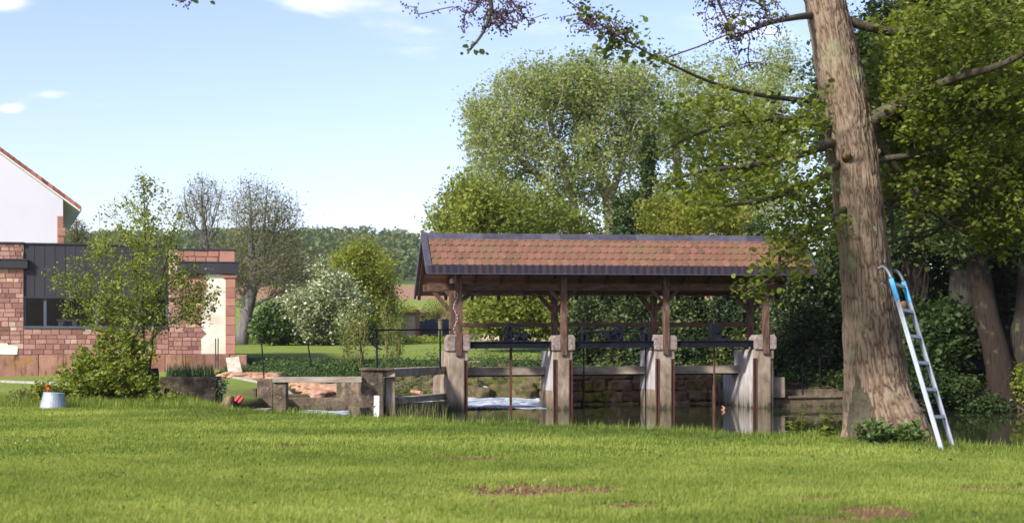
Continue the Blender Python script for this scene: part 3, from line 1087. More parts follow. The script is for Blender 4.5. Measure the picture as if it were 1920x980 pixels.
# mortar bed walls (with the window opening left free)
mb = MB(fb.M)
mb.box((TL, 0.03, zp_top), (tw0, 0.42, zL_top - 0.02))
mb.box((tw0, 0.03, zp_top), (tw1, 0.42, zw0 - 0.06))
mb.box((tw1, 0.03, zp_top), (tR1 - 0.05, 0.42, zR_top - 0.02))
mb.box((TL, 0.42, base_z), (TL + 0.3, 7.5, zR_top - 0.1))
mb.box((tR1 - 0.42, 0.42, base_z), (tR1 - 0.06, 7.5, zR_top - 0.1))
mb.box((TL, 7.2, base_z), (tR1 - 0.06, 7.5, zR_top - 0.1))
bw = mb.build('wall', M['mortar'], root)
zfL0, zfL1 = z(20, 503), z(20, 488)
zfR0, zfR1 = z(400, 513), z(400, 493)
plR0, plR1 = t(384), t(423)
pl_l1, plz = t(32), z(16, 643)
mb = MB(fb.M)
stones(mb, TL, tw0, zp_top, zfL0, 0, 0.1, skip=lambda a, c: (a < pl_l1 and c < plz))
mb.build('stonework', M['stone_red'], bw)
mb = MB(fb.M)
stones(mb, TL, tw0, zfL1, zL_top - 0.03, 0, 0.1)
mb.build('stonework', M['stone_red'], bw)
mb = MB(fb.M)
stones(mb, tw0, tw1, zp_top, zw0 - 0.07, 0, 0.1)
mb.build('stonework', M['stone_red'], bw)
mb = MB(fb.M)
stones(mb, tw1, plR0 + 0.12, zp_top, zfR0, 0, 0.1)
mb.build('stonework', M['stone_red'], bw)
mb = MB(fb.M)
stones(mb, tR0, tR1 - 0.02, zfR1, zR_top - 0.04, -0.02, 0.1, h=(0.2, 0.2), w=(0.28, 0.42), skip=lambda a, c: a > t(412))
mb.build('parapet', M['ashlar'], bw)
mb = MB(fb.M)
# corner pilaster of big blocks + parapet end block
zz = zp_top
while zz < zfR0 - 0.02:
    hh = min(rng.uniform(0.24, 0.36), zfR0 - zz)
    mb.box((t(423), -0.05, zz + 0.004), (tR1 + 0.02, 0.45, zz + hh - 0.004), rng.uniform(0, 1))
    zz += hh
mb.box((t(417), -0.09, zfR0 - 0.13), (tR1 + 0.05, 0.45, zfR0 - 0.002), 0.5)
mb.build('corner_pilaster', M['ashlar'], root, bevel=0.012)
mb = MB(fb.M)
mb.box((t(412), -0.04, zfR1), (tR1 + 0.0, 0.45, zR_top - 0.04), 0.6)
mb.build('parapet_block', M['ashlar'], root, bevel=0.012)
mb = MB(fb.M)
# plaster remains
NP_ = 16
pts = [(plR0 + 0.02, zfR0 - 0.01)]
for k in range(NP_ + 1):
    zz = zfR0 + (zp_top + 0.01 - zfR0) * k / NP_
    st_ = (0.04, 0.0, -0.10, 0.05)[(k // 4) % 4] - (0.16 if k > 12 else 0)
    pts.append((plR0 + st_ + rng.uniform(-0.02, 0.02), zz))
pts += [(t(423) - 0.004, zp_top + 0.01), (t(423) - 0.004, zfR0 - 0.01)]
mb.prism(pts[1:], -0.022, 0.04, axis=1)
mb.build('plaster_patch', M['plaster'], bw)
mb = MB(fb.M)
mb.prism([(TL, zp_top + 0.005), (pl_l1, zp_top + 0.005), (pl_l1 + 0.03, plz - 0.1), (pl_l1 - 0.25, plz - 0.06), (pl_l1 - 0.3, plz), (TL, plz + 0.03)], -0.022, 0.04, axis=1)
mb.build('plaster_patch', M['plaster'], bw)
mb = MB(fb.M)
x = TL
while x < t(463) - 0.05:
    w_ = rng.uniform(0.6, 1.3)
    mb.box((x + 0.004, -0.22 - rng.uniform(0, 0.015), base_z), (min(x + w_, t(463)) - 0.004, 0.5, zp_top - rng.uniform(0, 0.02)), rng.uniform(0, 1), jit=0.006)
    x += w_
mb.build('plinth', M['plinth'], root, bevel=0.02)
# cladding above the window with standing seams
mb = MB(fb.M)
zc1 = z(100, 458)
mb.box((tw0 + 0.003, 0.06, zw1), (tR0, 0.4, zc1), 0.5)
x = tw0
while x < tR0:
    mb.box((x - 0.006, 0.050, zw1 + 0.002), (x + 0.006, 0.07, zc1 - 0.002), rng.uniform(0, 1))
    x += 0.31
mb.box((tw0, 0.0, zw1 - 0.03), (tw1 + 0.4, 0.42, zw1 + 0.02), 0.3)
mb.box((tw0, 0.02, zc1), (tR0, 0.45, zc1 + 0.045), 0.3)
mb.box((TL, -0.05, zL_top - 0.03), (tw0 + 0.02, 0.5, zL_top + 0.025), 0.2)
mb.box((tR0, -0.05, zR_top - 0.035), (tR1 + 0.03, 0.5, zR_top + 0.02), 0.2)
mb.build('metal_cladding', M['cladding'], root)
mb = MB(fb.M)
mb.box((TL, -0.13, zfL0), (tw0 + 0.14, 0.02, zfL1), 0.5)
mb.box((TL, -0.15, zfL1), (tw0 + 0.16, 0.02, zfL1 + 0.05), 0.9)
mb.build('cornice', M['cladding'], root, bevel=0.01)
mb = MB(fb.M)
mb.box((tR0, -0.15, zfR0), (tR1 + 0.1, 0.02, zfR1), 0.5)
mb.box((tR0, -0.17, zfR1), (tR1 + 0.12, 0.02, zfR1 + 0.045), 0.9)
mb.build('cornice', M['cladding'], root, bevel=0.01)
mb = MB(fb.M)
mb.box((TL, 0.42, zR_top - 0.4), (tR1 - 0.06, 7.5, zR_top - 0.25))
mb.build('roof', M['cladding'], root)
# window
mb = MB(fb.M)
mb.box((tw0, -0.04, zw0 - 0.075), (tw1, 0.30, zw0 - 0.0))
mb.box((tw0, 0.10, zw1 - 0.06), (tw1, 0.2, zw1 - 0.005))
for px in (46, 84, 180, 258, 313):
    mb.box((t(px) - 0.045, 0.08, zw0), (t(px) + 0.045, 0.2, zw1 - 0.02))
wf = mb.build('window_frame', M['frame'], root, bevel=0.006)
for a, c in ((46, 84), (84, 180), (180, 258), (258, 313)):
    mb = MB(fb.M)
    mb.box((t(a) + 0.045, 0.135, zw0), (t(c) - 0.045, 0.15, zw1 - 0.06))
    mb.build('pane', M['glass'], wf)
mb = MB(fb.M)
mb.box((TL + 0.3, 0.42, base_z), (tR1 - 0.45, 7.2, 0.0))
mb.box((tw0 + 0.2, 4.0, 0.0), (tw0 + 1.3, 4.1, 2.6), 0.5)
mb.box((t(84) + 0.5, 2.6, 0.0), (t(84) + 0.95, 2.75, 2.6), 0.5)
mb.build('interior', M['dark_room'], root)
mb = MB(fb.M)
zt0 = z(120, 607)
tc0, tc1 = t(101), t(143)
mb.box((tc0, 0.75, zt0 + 0.10), (tc1, 1.25, zt0 + 0.16))
mb.prism([(tc0 + 0.02, zt0 - 0.3), (tc0 + 0.16, zt0 - 0.3), (tc0 + 0.22, zt0 + 0.1), (tc0 + 0.05, zt0 + 0.1)], 0.8, 1.2, axis=1)
mb.prism([(tc1 - 0.16, zt0 - 0.3), (tc1 - 0.02, zt0 - 0.3), (tc1 - 0.05, zt0 + 0.1), (tc1 - 0.22, zt0 + 0.1)], 0.8, 1.2, axis=1)
mb.box((tc0 + 0.05, 0.85, zt0 - 0.55), (tc1 - 0.05, 1.15, zt0 - 0.3))
tag(mb.build('bench_table', M['wall_cream'], None, bevel=0.02), 'pale grey stone table standing just inside the long dark window', 'table')

# ------------------------------------------------------------------ far buildings beyond the back lawn
root = thing('garden_house', 'low far building with cream and red brick walls and dark blue window openings', 'building', P(820, 640, 84))
bh = Plan(745, 84, 4)
t2, z2 = bh.t, bh.z
mb = MB(bh.M)
mb.box((t2(745), 0, z2(760, 642)), (t2(779), 0.4, z2(760, 590)), 0.6)
mb.box((t2(745), 0.5, z2(760, 642)), (t2(1010), 5.0, z2(760, 600)), 0.6)
mb.build('wall', M['wall_cream'], root)
for a, c, top in ((779, 787, 580), (866, 881, 575), (738, 745, 588)):
    mb = MB(bh.M)
    mb.box((t2(a), -0.1, z2(a, 642)), (t2(c), 0.4, z2(a, top)), 0.5)
    mb.build('column', M['ashlar'], root, bevel=0.03)
mb = MB(bh.M)
mb.box((t2(787), 0.2, z2(800, 634)), (t2(866), 0.3, z2(800, 590)), 0.5)
mb.build('window', M['navy'], root)
mb = MB(bh.M)
mb.box((t2(720), 0.2, z2(700, 634)), (t2(738), 0.3, z2(700, 603)), 0.5)
mb.build('window', M['navy'], root)
mb = MB(bh.M)
mb.box((t2(715), -0.1, z2(800, 590)), (t2(1015), 5.2, z2(800, 585)), 0.5)
mb.build('roof', M['plinth'], root)
mb = MB(bh.M)
for px in (806, 846, 862):
    mb.box((t2(px) - 0.07, -0.1, z2(800, 634)), (t2(px) + 0.07, 0.02, z2(800, 616)))
mb.box((t2(787), -0.12, z2(800, 620)), (t2(866), 0.02, z2(800, 616)))
mb.build('railing', M['timber_h'], root)
mb = MB(bh.M)
mb.box((t2(776), -1.2, z2(800, 643)), (t2(1035), 0.2, z2(800, 637)))
mb.build('step', M['conc_beam'], root, bevel=0.02)

# ------------------------------------------------------------------ sluice pavilion
root = thing('sluice_pavilion', 'open timber pavilion with tiled roof on concrete piers standing over the sluice', 'pavilion', pav(1.5 * S, 0.5, -1.0))
E = EYE
a0, a1 = -0.87, 9.07
ye, yr, yb = -0.62, 0.35, 1.87
zR = E + 2.615
kf = (zR - (E + 1.83)) / (yr - ye)
kb = (zR - (E + 1.24)) / (yb - yr)
zf = lambda y: zR - kf * (yr - y)
zb = lambda y: zR - kb * (y - yr)
# boards under the tiles
mb = MB(PM)
for (y0, y1, fz) in ((ye, yr, zf), (yr, yb, zb)):
    n = int(round(abs(y1 - y0) * 1.35 / 0.13))
    for k in range(n):
        ya, yc = y0 + (y1 - y0) * k / n, y0 + (y1 - y0) * (k + 0.97) / n
        mb.prism([(ya, fz(ya) - 0.055), (yc, fz(yc) - 0.055), (yc, fz(yc) - 0.03), (ya, fz(ya) - 0.03)], a0 + 0.01, a1 - 0.01, axis=0, val=rng.uniform(0, 1))
roof = mb.build('roof', M['plank'], root)


def tile_row_mesh(mb, yfun, y_bot, y_top, up_y, a_off, last=False):
    """one row of rounded tiles; y_bot is the lower end in plan"""
    w = 0.181
    Lz = 0.011
    x = a0 + 0.10 + a_off
    while x < a1 - 0.09:
        x2 = min(x + w, a1 - 0.08)
        ww = x2 - x
        if ww < 0.04:
            break
        g_ = 0.003
        prof = [(x + g_, 0.0), (x + g_, 0.88), (x + 0.12 * ww, 0.94), (x + 0.3 * ww, 0.985), (x + 0.5 * ww, 1.0), (x + 0.7 * ww, 0.985), (x + 0.88 * ww, 0.94), (x2 - g_, 0.88), (x2 - g_, 0.0)]
        jy, jz = rng.uniform(-0.006, 0.006), rng.uniform(-0.002, 0.004)
        V = []
        for th in (0, 0.022):
            for (px, s) in prof:
                yy = y_top + (y_bot - y_top) * s + jy * s
                zz = yfun(yy) + 0.004 + s * 0.040 + th + jz * s
                V.append((px, yy, zz))
        n = len(prof)
        Fs = [tuple(range(n, 2 * n)), tuple(range(n - 1, -1, -1))] + [(i, (i + 1) % n, (i + 1) % n + n, i + n) for i in range(n)]
        mb.add(V, Fs, float(np.clip(rng.normal(0.55, 0.2), 0, 1)))
        x += w


mb = MB(PM)
zs = [0, 0.172, 0.344, 0.516, 0.65]
for i_ in range(5):
    yb_ = ye - 0.03 + zs[i_] / kf
    tile_row_mesh(mb, zf, yb_, min(yb_ + 0.27, yr + 0.02), 1, (i_ % 2) * -0.09)
i_ = 0
while True:
    yb_ = yb + 0.03 - i_ * 0.175
    if yb_ < yr + 0.12:
        break
    tile_row_mesh(mb, zb, yb_, max(yb_ - 0.27, yr - 0.02), -1, (i_ % 2) * -0.09)
    i_ += 1
mb.build('tiles', M['tile'], roof)
mb = MB(PM)
x = a0 + 0.03
while x < a1 - 0.03:
    x2 = min(x + 0.5, a1 - 0.02)
    v_ = rng.uniform(0, 1)
    mb.prism([(yr - 0.155, zf(yr - 0.155) + 0.045), (yr, zR + 0.075), (yr, zR + 0.095), (yr - 0.17, zf(yr - 0.17) + 0.055)], x, x2, axis=0, val=v_)
    mb.prism([(yr + 0.155, zb(yr + 0.155) + 0.045), (yr + 0.002, zR + 0.075), (yr + 0.002, zR + 0.095), (yr + 0.17, zb(yr + 0.17) + 0.055)], x, x2, axis=0, val=v_)
    x += 0.495
mb.build('ridge_cap', M['slate'], roof)
mb = MB(PM)
x = a0 + 0.02
while x < a1 - 0.5:
    x2 = min(x + 0.088, a1 - 0.45)
    k_ = int((x - a0) / 0.088)
    mb.box((x + 0.001, ye - 0.075, E + 1.655), (x2 - 0.001, ye - 0.045, E + 1.86), 0.15 + rng.uniform(0, 0.2) if k_ % 2 else 0.72 + rng.uniform(-0.2, 0.2))
    x += 0.088
mb.box((a1 - 0.45, ye - 0.06, E + 1.66), (a1 - 0.02, ye - 0.04, E + 1.83), 0.9)
mb.build('fascia', M['fascia'], roof)
mb = MB(PM)
mb.box((a0 + 0.02, ye - 0.085, E + 1.635), (a1 - 0.45, ye - 0.03, E + 1.655))
mb.build('drip_edge', M['slate'], roof)
for (aa, nm) in ((a0, 0), (a1, 1)):
    for (y0, y1, fz, cut) in ((ye - 0.08, yr, zf, 1), (yr, yb + 0.04, zb, 0)):
        mb = MB(PM)
        if nm == 0:
            mb.prism([(y0, fz(y0) + 0.085), (y1, fz(y1) + 0.10), (y1, fz(y1) - 0.10), (y0, fz(y0) - (0.13 if cut else 0.10))], aa - 0.025, aa + 0.03, axis=0)
            mb.prism([(y0, fz(y0) + 0.088), (y1, fz(y1) + 0.103), (y1, fz(y1) + 0.085), (y0, fz(y0) + 0.07)], aa + 0.031, aa + 0.11, axis=0)
        else:
            mb.prism([(y0, fz(y0) + 0.075), (y1, fz(y1) + 0.09), (y1, fz(y1) - 0.10), (y0, fz(y0) - 0.06)], aa - 0.03, aa + 0.025, axis=0)
        mb.build('verge_board', M['slate'], roof)
# rafters
for k in range(15):
    aa = a0 + 0.10 + (a1 - a0 - 0.2) * k / 14
    for (y0, y1, fz) in ((ye + 0.02, yr, zf), (yr, yb - 0.02, zb)):
        mb = MB(PM)
        mb.prism([(y0, fz(y0) - 0.058), (y1, fz(y1) - 0.058), (y1, fz(y1) - 0.18), (y0, fz(y0) - 0.16)], aa - 0.04, aa + 0.04, axis=0)
        mb.build('rafter', M['timber'], roof)
for (y0, y1, za, zc_) in ((0.06, 0.20, E + 1.27, E + 1.44), (1.04, 1.18, E + 1.27, E + 1.44), (0.28, 0.42, E + 2.22, E + 2.39)):
    mb = MB(PM)
    mb.box((a0 + 0.12, y0, za), (a1 - 0.5, y1, zc_))
    mb.build('purlin', M['timber_h'], root, bevel=0.008)
for i_ in range(4):
    ac = i_ * S
    mb = MB(PM)
    mb.box((ac - 0.078, -0.10, E - 0.36), (ac + 0.078, 0.055, E + 1.72))
    mb.build('front_post', M['timber'], root, bevel=0.012)
    mb = MB(PM)
    mb.box((ac - 0.08, 1.035, E - 0.35), (ac + 0.08, 1.185, E + 1.27))
    mb.build('back_post', M['timber'], root, bevel=0.012)
    for sg in (-1, 1):
        mb = MB(PM)
        mb.beam((ac + sg * 0.07, 1.11, E + 0.80), (ac + sg * 0.50, 1.11, E + 1.29), 0.10, 0.10)
        mb.build('brace', M['timber'], root, bevel=0.006)
        mb = MB(PM)
        mb.beam((ac + sg * 0.07, 0.10, E + 1.00), (ac + sg * 0.34, 0.12, E + 1.29), 0.08, 0.08)
        mb.build('brace', M['timber'], root, bevel=0.006)
    mb = MB(PM)
    mb.box((ac - 0.06, -0.04, E + 1.46), (ac + 0.06, 1.2, E + 1.60))
    mb.build('tie_beam', M['timber'], root, bevel=0.008)
    if i_ < 3:
        mb = MB(PM)
        mb.box((ac + 0.08, 1.055, E + 0.365), (ac + S - 0.08, 1.165, E + 0.475))
        mb.build('rail', M['timber_h'], root, bevel=0.008)
        mb = MB(PM)
        # riveted I beam carrying the winches
        l0, l1 = ac + 0.29, ac + S - 0.33
        for yy in (-0.02, 0.5):
            mb.box((l0, yy, E - 0.02), (l1, yy + 0.11, E - 0.001))
            mb.box((l0, yy, E - 0.175), (l1, yy + 0.11, E - 0.155))
            mb.box((l0, yy + 0.035, E - 0.155), (l1, yy + 0.055, E - 0.02))
            for q in range(7):
                mb.box((l0 + 0.1 + q * 0.3, yy + 0.02, E - 0.10), (l0 + 0.13 + q * 0.3, yy + 0.036, E - 0.075))
        mb.build('steel_beam', M['iron'], root)
        mb = MB(PM)
        mb.box((ac + 0.22, 0.95, E - 0.865), (ac + S - 0.28, 1.55, E - 0.665))
        mb.build('concrete_plank', M['conc_beam'], root, bevel=0.012)
        mb = MB(PM)
        mb.box((ac + 0.22, 0.99, E - 0.90), (ac + S - 0.28, 1.5, E - 0.866))
        mb.build('plank_joist', M['iron'], root)
    # pier
    l, r_ = (-0.27, 0.225)
    if i_ == 3:
        l, r_ = (-0.33, 0.225)
    mb = MB(PM)
    mb.box((ac + l, 0.03, -1.6), (ac + r_, 1.45, E - 0.24), jit=0.006)
    mb.box((ac + l + (0.0 if i_ == 0 else 0.10), -0.035, -1.6), (ac + r_ - 0.09, 0.03, E - 0.242), jit=0.005)
    mb.box((ac + l, -0.03, E - 0.47), (ac + r_, 0.028, E - 0.241), jit=0.005)
    pier = mb.build('pier', M['conc'], root, bevel=0.015)
    mb = MB(PM)
    mb.box((ac + l - 0.006, -0.028, -1.6 if i_ else -0.2), (ac + l + 0.10 if i_ else ac + l + 0.09, 1.44, E - 0.25))
    if i_:
        mb2 = MB(PM)
        mb2.box((ac + l - 0.008, 0.02, -0.62 if i_ == 3 else -0.15), (ac + l - 0.001, 1.44, E - 0.26))
        mb2.build('white_render', M['conc_pale'], pier)
    for sg in ((1,) if i_ == 0 else ((-1, 1) if i_ < 3 else (-1,))):
        mb = MB(PM)
        if sg > 0:
            c0 = ac + r_ - 0.088
            mb.box((c0, -0.045, -1.6), (c0 + 0.012, 0.028, E - 0.475))
            mb.box((c0 + 0.013, -0.01, -1.6), (c0 + 0.072, 0.028, E - 0.475))
            mb.box((c0 + 0.073, -0.045, -1.6), (c0 + 0.086, 0.028, E - 0.475))
        else:
            c0 = ac + l + 0.006
            mb.box((c0, -0.045, -1.6), (c0 + 0.012, 0.028, E - 0.475))
            mb.box((c0 + 0.013, -0.01, -1.6), (c0 + 0.078, 0.028, E - 0.475))
            mb.box((c0 + 0.079, -0.045, -1.6), (c0 + 0.092, 0.028, E - 0.475))
        mb.build('gate_channel', M['rust'], pier)
    # cap of two rough blocks either side of the post
    for (c0, c1) in ((-0.31, -0.082), (0.082, 0.285)):
        mb = MB(PM)
        tp = E + 0.155 + rng.uniform(-0.02, 0.02)
        mb.prism([(ac + c0, E - 0.238), (ac + c1, E - 0.238), (ac + c1, tp), (ac + c0 + (0.07 if c0 < 0 else 0), tp), (ac + c0, tp - 0.09)] if c0 < 0 else
                 [(ac + c0, E - 0.238), (ac + c1 - 0.03, E - 0.238), (ac + c1, E - 0.19), (ac + c1, tp - 0.07), (ac + c1 - 0.05, tp), (ac + c0, tp)], -0.075, 0.40, axis=1)
        mb.build('cap_stone', M['granite'], pier, bevel=0.02)
# wing walls at the right pier
mb = MB(PM)
ac = 3 * S
mb.box((ac - 0.37, 1.46, -1.6), (ac - 0.20, 2.3, E - 0.86))
mb.prism([(2.3, -1.6), (3.0, -1.6), (3.0, -0.45), (2.75, -0.1), (2.3, E - 0.88)], ac - 0.372, ac - 0.2, axis=0)
mb.build('wing_wall', M['conc_dark'], root, bevel=0.02)
mb = MB(PM)
mb.box((ac - 0.379, 0.3, -1.6), (ac - 0.335, 2.2, E - 0.86))
mb.build('wing_render', M['conc_pale'], root)
mb = MB(PM)
mb.prism([(1.46, -1.6), (2.2, -1.6), (2.2, -0.45), (2.0, E - 0.9), (1.46, E - 0.86)], -0.38, -0.2, axis=0)
mb.build('wing_wall', M['conc'], root, bevel=0.02)

# winches
Z0 = E + 0.0


def wheel(mb, c, r, nsp=5, tube=0.022, axis=1):
    n = 28
    pts = []
    for k in range(n + 1):
        a = 2 * PI * k / n
        pts.append((c[0] + r * math.cos(a), c[1], c[2] + r * math.sin(a)) if axis == 1 else (c[0], c[1] + r * math.cos(a), c[2] + r * math.sin(a)))
    mb.tube(pts, tube, 6, caps=False)
    for k in range(nsp):
        a = 2 * PI * k / nsp + 0.4
        e = (c[0] + r * math.cos(a), c[1], c[2] + r * math.sin(a)) if axis == 1 else (c[0], c[1] + r * math.cos(a), c[2] + r * math.sin(a))
        mb.beam(c, e, 0.03, 0.022, up=(0, 1, 0))


def ga(px):
    """pavilion length coordinate seen at photo px (plane b=0.25)"""
    k = (px - 960) / F
    X, Y = P0[0] - SA * 0.25, P0[1] + CA * 0.25
    return (k * Y - X) / (CA - k * SA)


wy = 0.27
w1 = ga(958)
r1 = thing('flywheel_winch', 'black iron sluice winch with a spoked flywheel, left of the three winches', 'winch', pav(w1, wy, Z0), 'sluice winches on the steel beams')
mb = MB(PM)
wheel(mb, (w1, wy - 0.12, Z0 + 0.235), 0.205, 6, 0.026)
mb.tube([(w1, wy - 0.16, Z0 + 0.235), (w1, wy + 0.2, Z0 + 0.235)], 0.028, 8)
mb.build('flywheel', M['iron'], r1)
mb = MB(PM)
mb.prism([(w1 - 0.10, Z0 + 0.002), (w1 + 0.03, Z0 + 0.002), (w1 - 0.0, Z0 + 0.40), (w1 - 0.06, Z0 + 0.40)], wy - 0.05, wy + 0.05, axis=1)
mb.box((w1 - 0.24, wy - 0.2, Z0 + 0.002), (w1 + 0.55, wy + 0.3, Z0 + 0.03))
mb.prism([(w1 + 0.24, Z0 + 0.03), (w1 + 0.42, Z0 + 0.03), (w1 + 0.38, Z0 + 0.17), (w1 + 0.28, Z0 + 0.17)], wy - 0.06, wy + 0.1, axis=1)
mb.tube([(w1 + 0.33, wy - 0.1, Z0 + 0.15), (w1 + 0.33, wy + 0.15, Z0 + 0.15)], 0.07, 12)
mb.tube([(w1 + 0.33, wy - 0.12, Z0 + 0.15), (w1 + 0.33, wy - 0.10, Z0 + 0.15)], 0.10, 14)
mb.tube([(w1 + 0.05, wy, Z0 + 0.10), (w1 + 0.52, wy, Z0 + 0.10)], 0.022, 8)
mb.tube([(w1 + 0.48, wy, Z0 + 0.10), (w1 + 0.53, wy, Z0 + 0.10)], 0.06, 10)
mb.box((w1 + 0.17, wy - 0.08, Z0 + 0.03), (w1 + 0.24, wy + 0.08, Z0 + 0.13))
mb.build('gear_frame', M['iron'], r1, bevel=0.006)
mb = MB(PM)
mb.box((w1 - 0.028, wy - 0.03, -1.5), (w1 + 0.028, wy + 0.03, Z0 + 0.0), 0.5)
mb.build('gate_rod', M['rust'], r1)

wa, wc, wm = ga(1095), ga(1211), ga(1149)
r2 = thing('twin_rod_winch', 'wide black iron winch with a long shaft driving two thin rods, in the middle bay', 'winch', pav(wm, wy, Z0), 'sluice winches on the steel beams')
for w_ in (wa, wc):
    mb = MB(PM)
    mb.box((w_ - 0.10, wy - 0.12, Z0 + 0.002), (w_ - 0.03, wy + 0.12, Z0 + 0.19))
    mb.box((w_ + 0.03, wy - 0.12, Z0 + 0.002), (w_ + 0.10, wy + 0.12, Z0 + 0.19))
    mb.box((w_ - 0.10, wy - 0.12, Z0 + 0.16), (w_ + 0.10, wy + 0.12, Z0 + 0.22))
    mb.tube([(w_, wy, Z0 + 0.21), (w_, wy, Z0 + 0.29)], [0.09, 0.05], 12)
    mb.build('bearing', M['iron'], r2, bevel=0.01)
    mb = MB(PM)
    mb.tube([(w_, wy, -1.5), (w_, wy, Z0 + 0.60)], 0.020, 8)
    mb.build('gate_rod', M['iron'], r2)
mb = MB(PM)
mb.tube([(wa + 0.05, wy - 0.03, Z0 + 0.235), (wc - 0.05, wy - 0.03, Z0 + 0.235)], 0.026, 8)
mb.build('drive_shaft', M['iron'], r2)
mb = MB(PM)
mb.box((wm - 0.24, wy - 0.15, Z0 + 0.06), (wm + 0.20, wy + 0.15, Z0 + 0.24))
mb.box((wm - 0.16, wy - 0.14, Z0 + 0.002), (wm - 0.06, wy + 0.14, Z0 + 0.06))
mb.box((wm + 0.08, wy - 0.14, Z0 + 0.002), (wm + 0.16, wy + 0.14, Z0 + 0.06))
mb.tube([(wm - 0.12, wy, Z0 + 0.16), (wm + 0.26, wy, Z0 + 0.16)], 0.12, 14)
mb.tube([(wm + 0.16, wy, Z0 + 0.20), (wm + 0.24, wy, Z0 + 0.20)], 0.20, 20)
mb.beam((wm - 0.62, wy, Z0 + 0.06), (wm - 0.22, wy, Z0 + 0.20), 0.03, 0.03)
mb.build('gearbox', M['iron'], r2, bevel=0.01)
mb = MB(PM)
wheel(mb, (wm + 0.04, wy - 0.19, Z0 + 0.20), 0.19, 4, 0.018)
mb.build('hand_wheel', M['iron'], r2)

w3 = ga(1339)
r3 = thing('box_winch', 'black iron winch with a boxy gear housing over one rod, right bay', 'winch', pav(w3, wy, Z0), 'sluice winches on the steel beams')
mb = MB(PM)
mb.box((w3 - 0.12, wy - 0.16, Z0 + 0.05), (w3 + 0.16, wy + 0.16, Z0 + 0.43))
mb.box((w3 - 0.20, wy - 0.18, Z0 + 0.002), (w3 + 0.42, wy + 0.18, Z0 + 0.048))
mb.tube([(w3 + 0.02, wy - 0.17, Z0 + 0.26), (w3 + 0.02, wy - 0.19, Z0 + 0.26)], 0.09, 16)
mb.tube([(w3 + 0.2, wy, Z0 + 0.09), (w3 + 0.36, wy, Z0 + 0.09)], 0.035, 10)
mb.tube([(w3 + 0.30, wy, Z0 + 0.09), (w3 + 0.34, wy, Z0 + 0.09)], 0.06, 10)
mb.build('gear_housing', M['iron'], r3, bevel=0.015)
mb = MB(PM)
mb.tube([(w3, wy, Z0 + 0.4), (w3, wy, Z0 + 0.62)], 0.018, 8)
mb.tube([(w3 + 0.01, wy, -1.5), (w3 + 0.01, wy, -0.05)], 0.045, 10)
mb.tube([(w3 + 0.01, wy, -0.05), (w3 + 0.01, wy, Z0)], 0.028, 8)
mb.build('gate_rod', M['rust'], r3)

# fairy lights looped round the left posts and below the back eave
mb = MB()
pts = []
for k in range(40):
    a = k / 39
    pts.append(pav(-0.10 + 0.05 * math.sin(k * 0.33) + rng.uniform(-0.02, 0.02), -0.13 + 0.03 * math.cos(k * 0.5), E + 1.25 - a * 1.1 * (1 if k < 34 else 0.97)))
mb.tube(pts, 0.0035, 4)
pts = []
for k in range(90):
    a = 0.1 + k * 0.088
    pts.append(pav(a, 0.0 + 0.9, E + 1.22 - 0.035 * abs(math.sin(k * 0.7))))
mb.tube(pts, 0.004, 4)
lg = mb.build('string_lights', M['cord'], None)
tag(lg, 'thin pale string lights wound around the leftmost pavilion post and under the eave', 'string lights')
for k in range(0, 40, 3):
    mb = MB()
    p = pav(-0.10 + 0.05 * math.sin(k * 0.33), -0.14, E + 1.25 - k / 39 * 1.1)
    mb.box(p - 0.007, p + 0.007)
    mb.build('bulb', M['white_paint'], lg)

# ------------------------------------------------------------------ low walls, benches and rails by the water
mb = MB(PM)
ac = 3 * S
mb.box((ac + 0.23, 0.45, -1.6), (ac + 3.7, 0.75, -0.42), jit=0.01)
mb.box((ac + 0.24, 0.74, -1.6), (ac + 3.7, 1.25, -0.20), jit=0.01)
mb.box((ac + 0.70, 0.40, -0.425), (ac + 3.6, 0.73, -0.36), jit=0.01)
tag(mb.build('quay_wall', M['conc_dark'], None, bevel=0.02), 'low dark concrete quay wall running right from the last pavilion pier', 'wall')
mb = MB(PM)
mb.box((ac + 0.235, 0.30, -0.40), (ac + 0.66, 1.0, 0.13), jit=0.01)
mb.box((ac + 0.232, 0.35, 0.131), (ac + 0.38, 1.0, 0.40), jit=0.01)
tag(mb.build('stepped_block', M['conc'], None, bevel=0.02), 'small stepped concrete block against the rightmost pavilion pier', 'concrete block')
for (px, pt, pb, d) in ((1504, 682, 740, 37.6), (1537, 668, 738, 37.8)):
    mb = MB()
    mb.tube([P(px, pt, d), P(px + 1, pb, d)], 0.016, 6)
    tag(mb.build('iron_stake', M['iron'], None), 'thin black iron stake on the quay wall, ' + ('nearer the pavilion' if px < 1520 else 'nearer the big trunk'), 'stake', 'iron stakes on the quay wall')

# mossy block wall on the far side of bays two and three
mb = MB(PM)
z = -0.9
row = 0
while z < 0.22:
    hh = (0.34, 0.30, 0.28, 0.30)[row % 4]
    dep = 2.55 + row * 0.14
    x = S + 0.25
    while x < 3 * S - 0.45:
        w_ = rng.uniform(0.5, 1.1)
        x2 = min(x + w_, 3 * S - 0.38)
        mb.box((x + 0.012, dep + rng.uniform(-0.05, 0.05), z + 0.008), (x2 - 0.012, 4.3, z + hh - 0.008 + rng.uniform(-0.03, 0.02)), rng.uniform(0, 1), jit=0.03)
        x = x2
        if x2 > 3 * S - 0.5:
            break
    z += hh
    row += 1
wmoss = tag(mb.build('mossy_wall', M['wall_moss'], None, bevel=0.05), 'low mossy stone block wall behind the middle and right bays of the pavilion', 'stone wall')
sub = wmoss.modifiers.new('sub', 'SUBSURF')
sub.subdivision_type = 'SIMPLE'
sub.levels = sub.render_levels = 4
tx = bpy.data.textures.new('rough', 'CLOUDS')
tx.noise_scale = 0.22
dm = wmoss.modifiers.new('disp', 'DISPLACE')
dm.texture = tx
dm.texture_coords = 'LOCAL'
dm.strength = 0.16


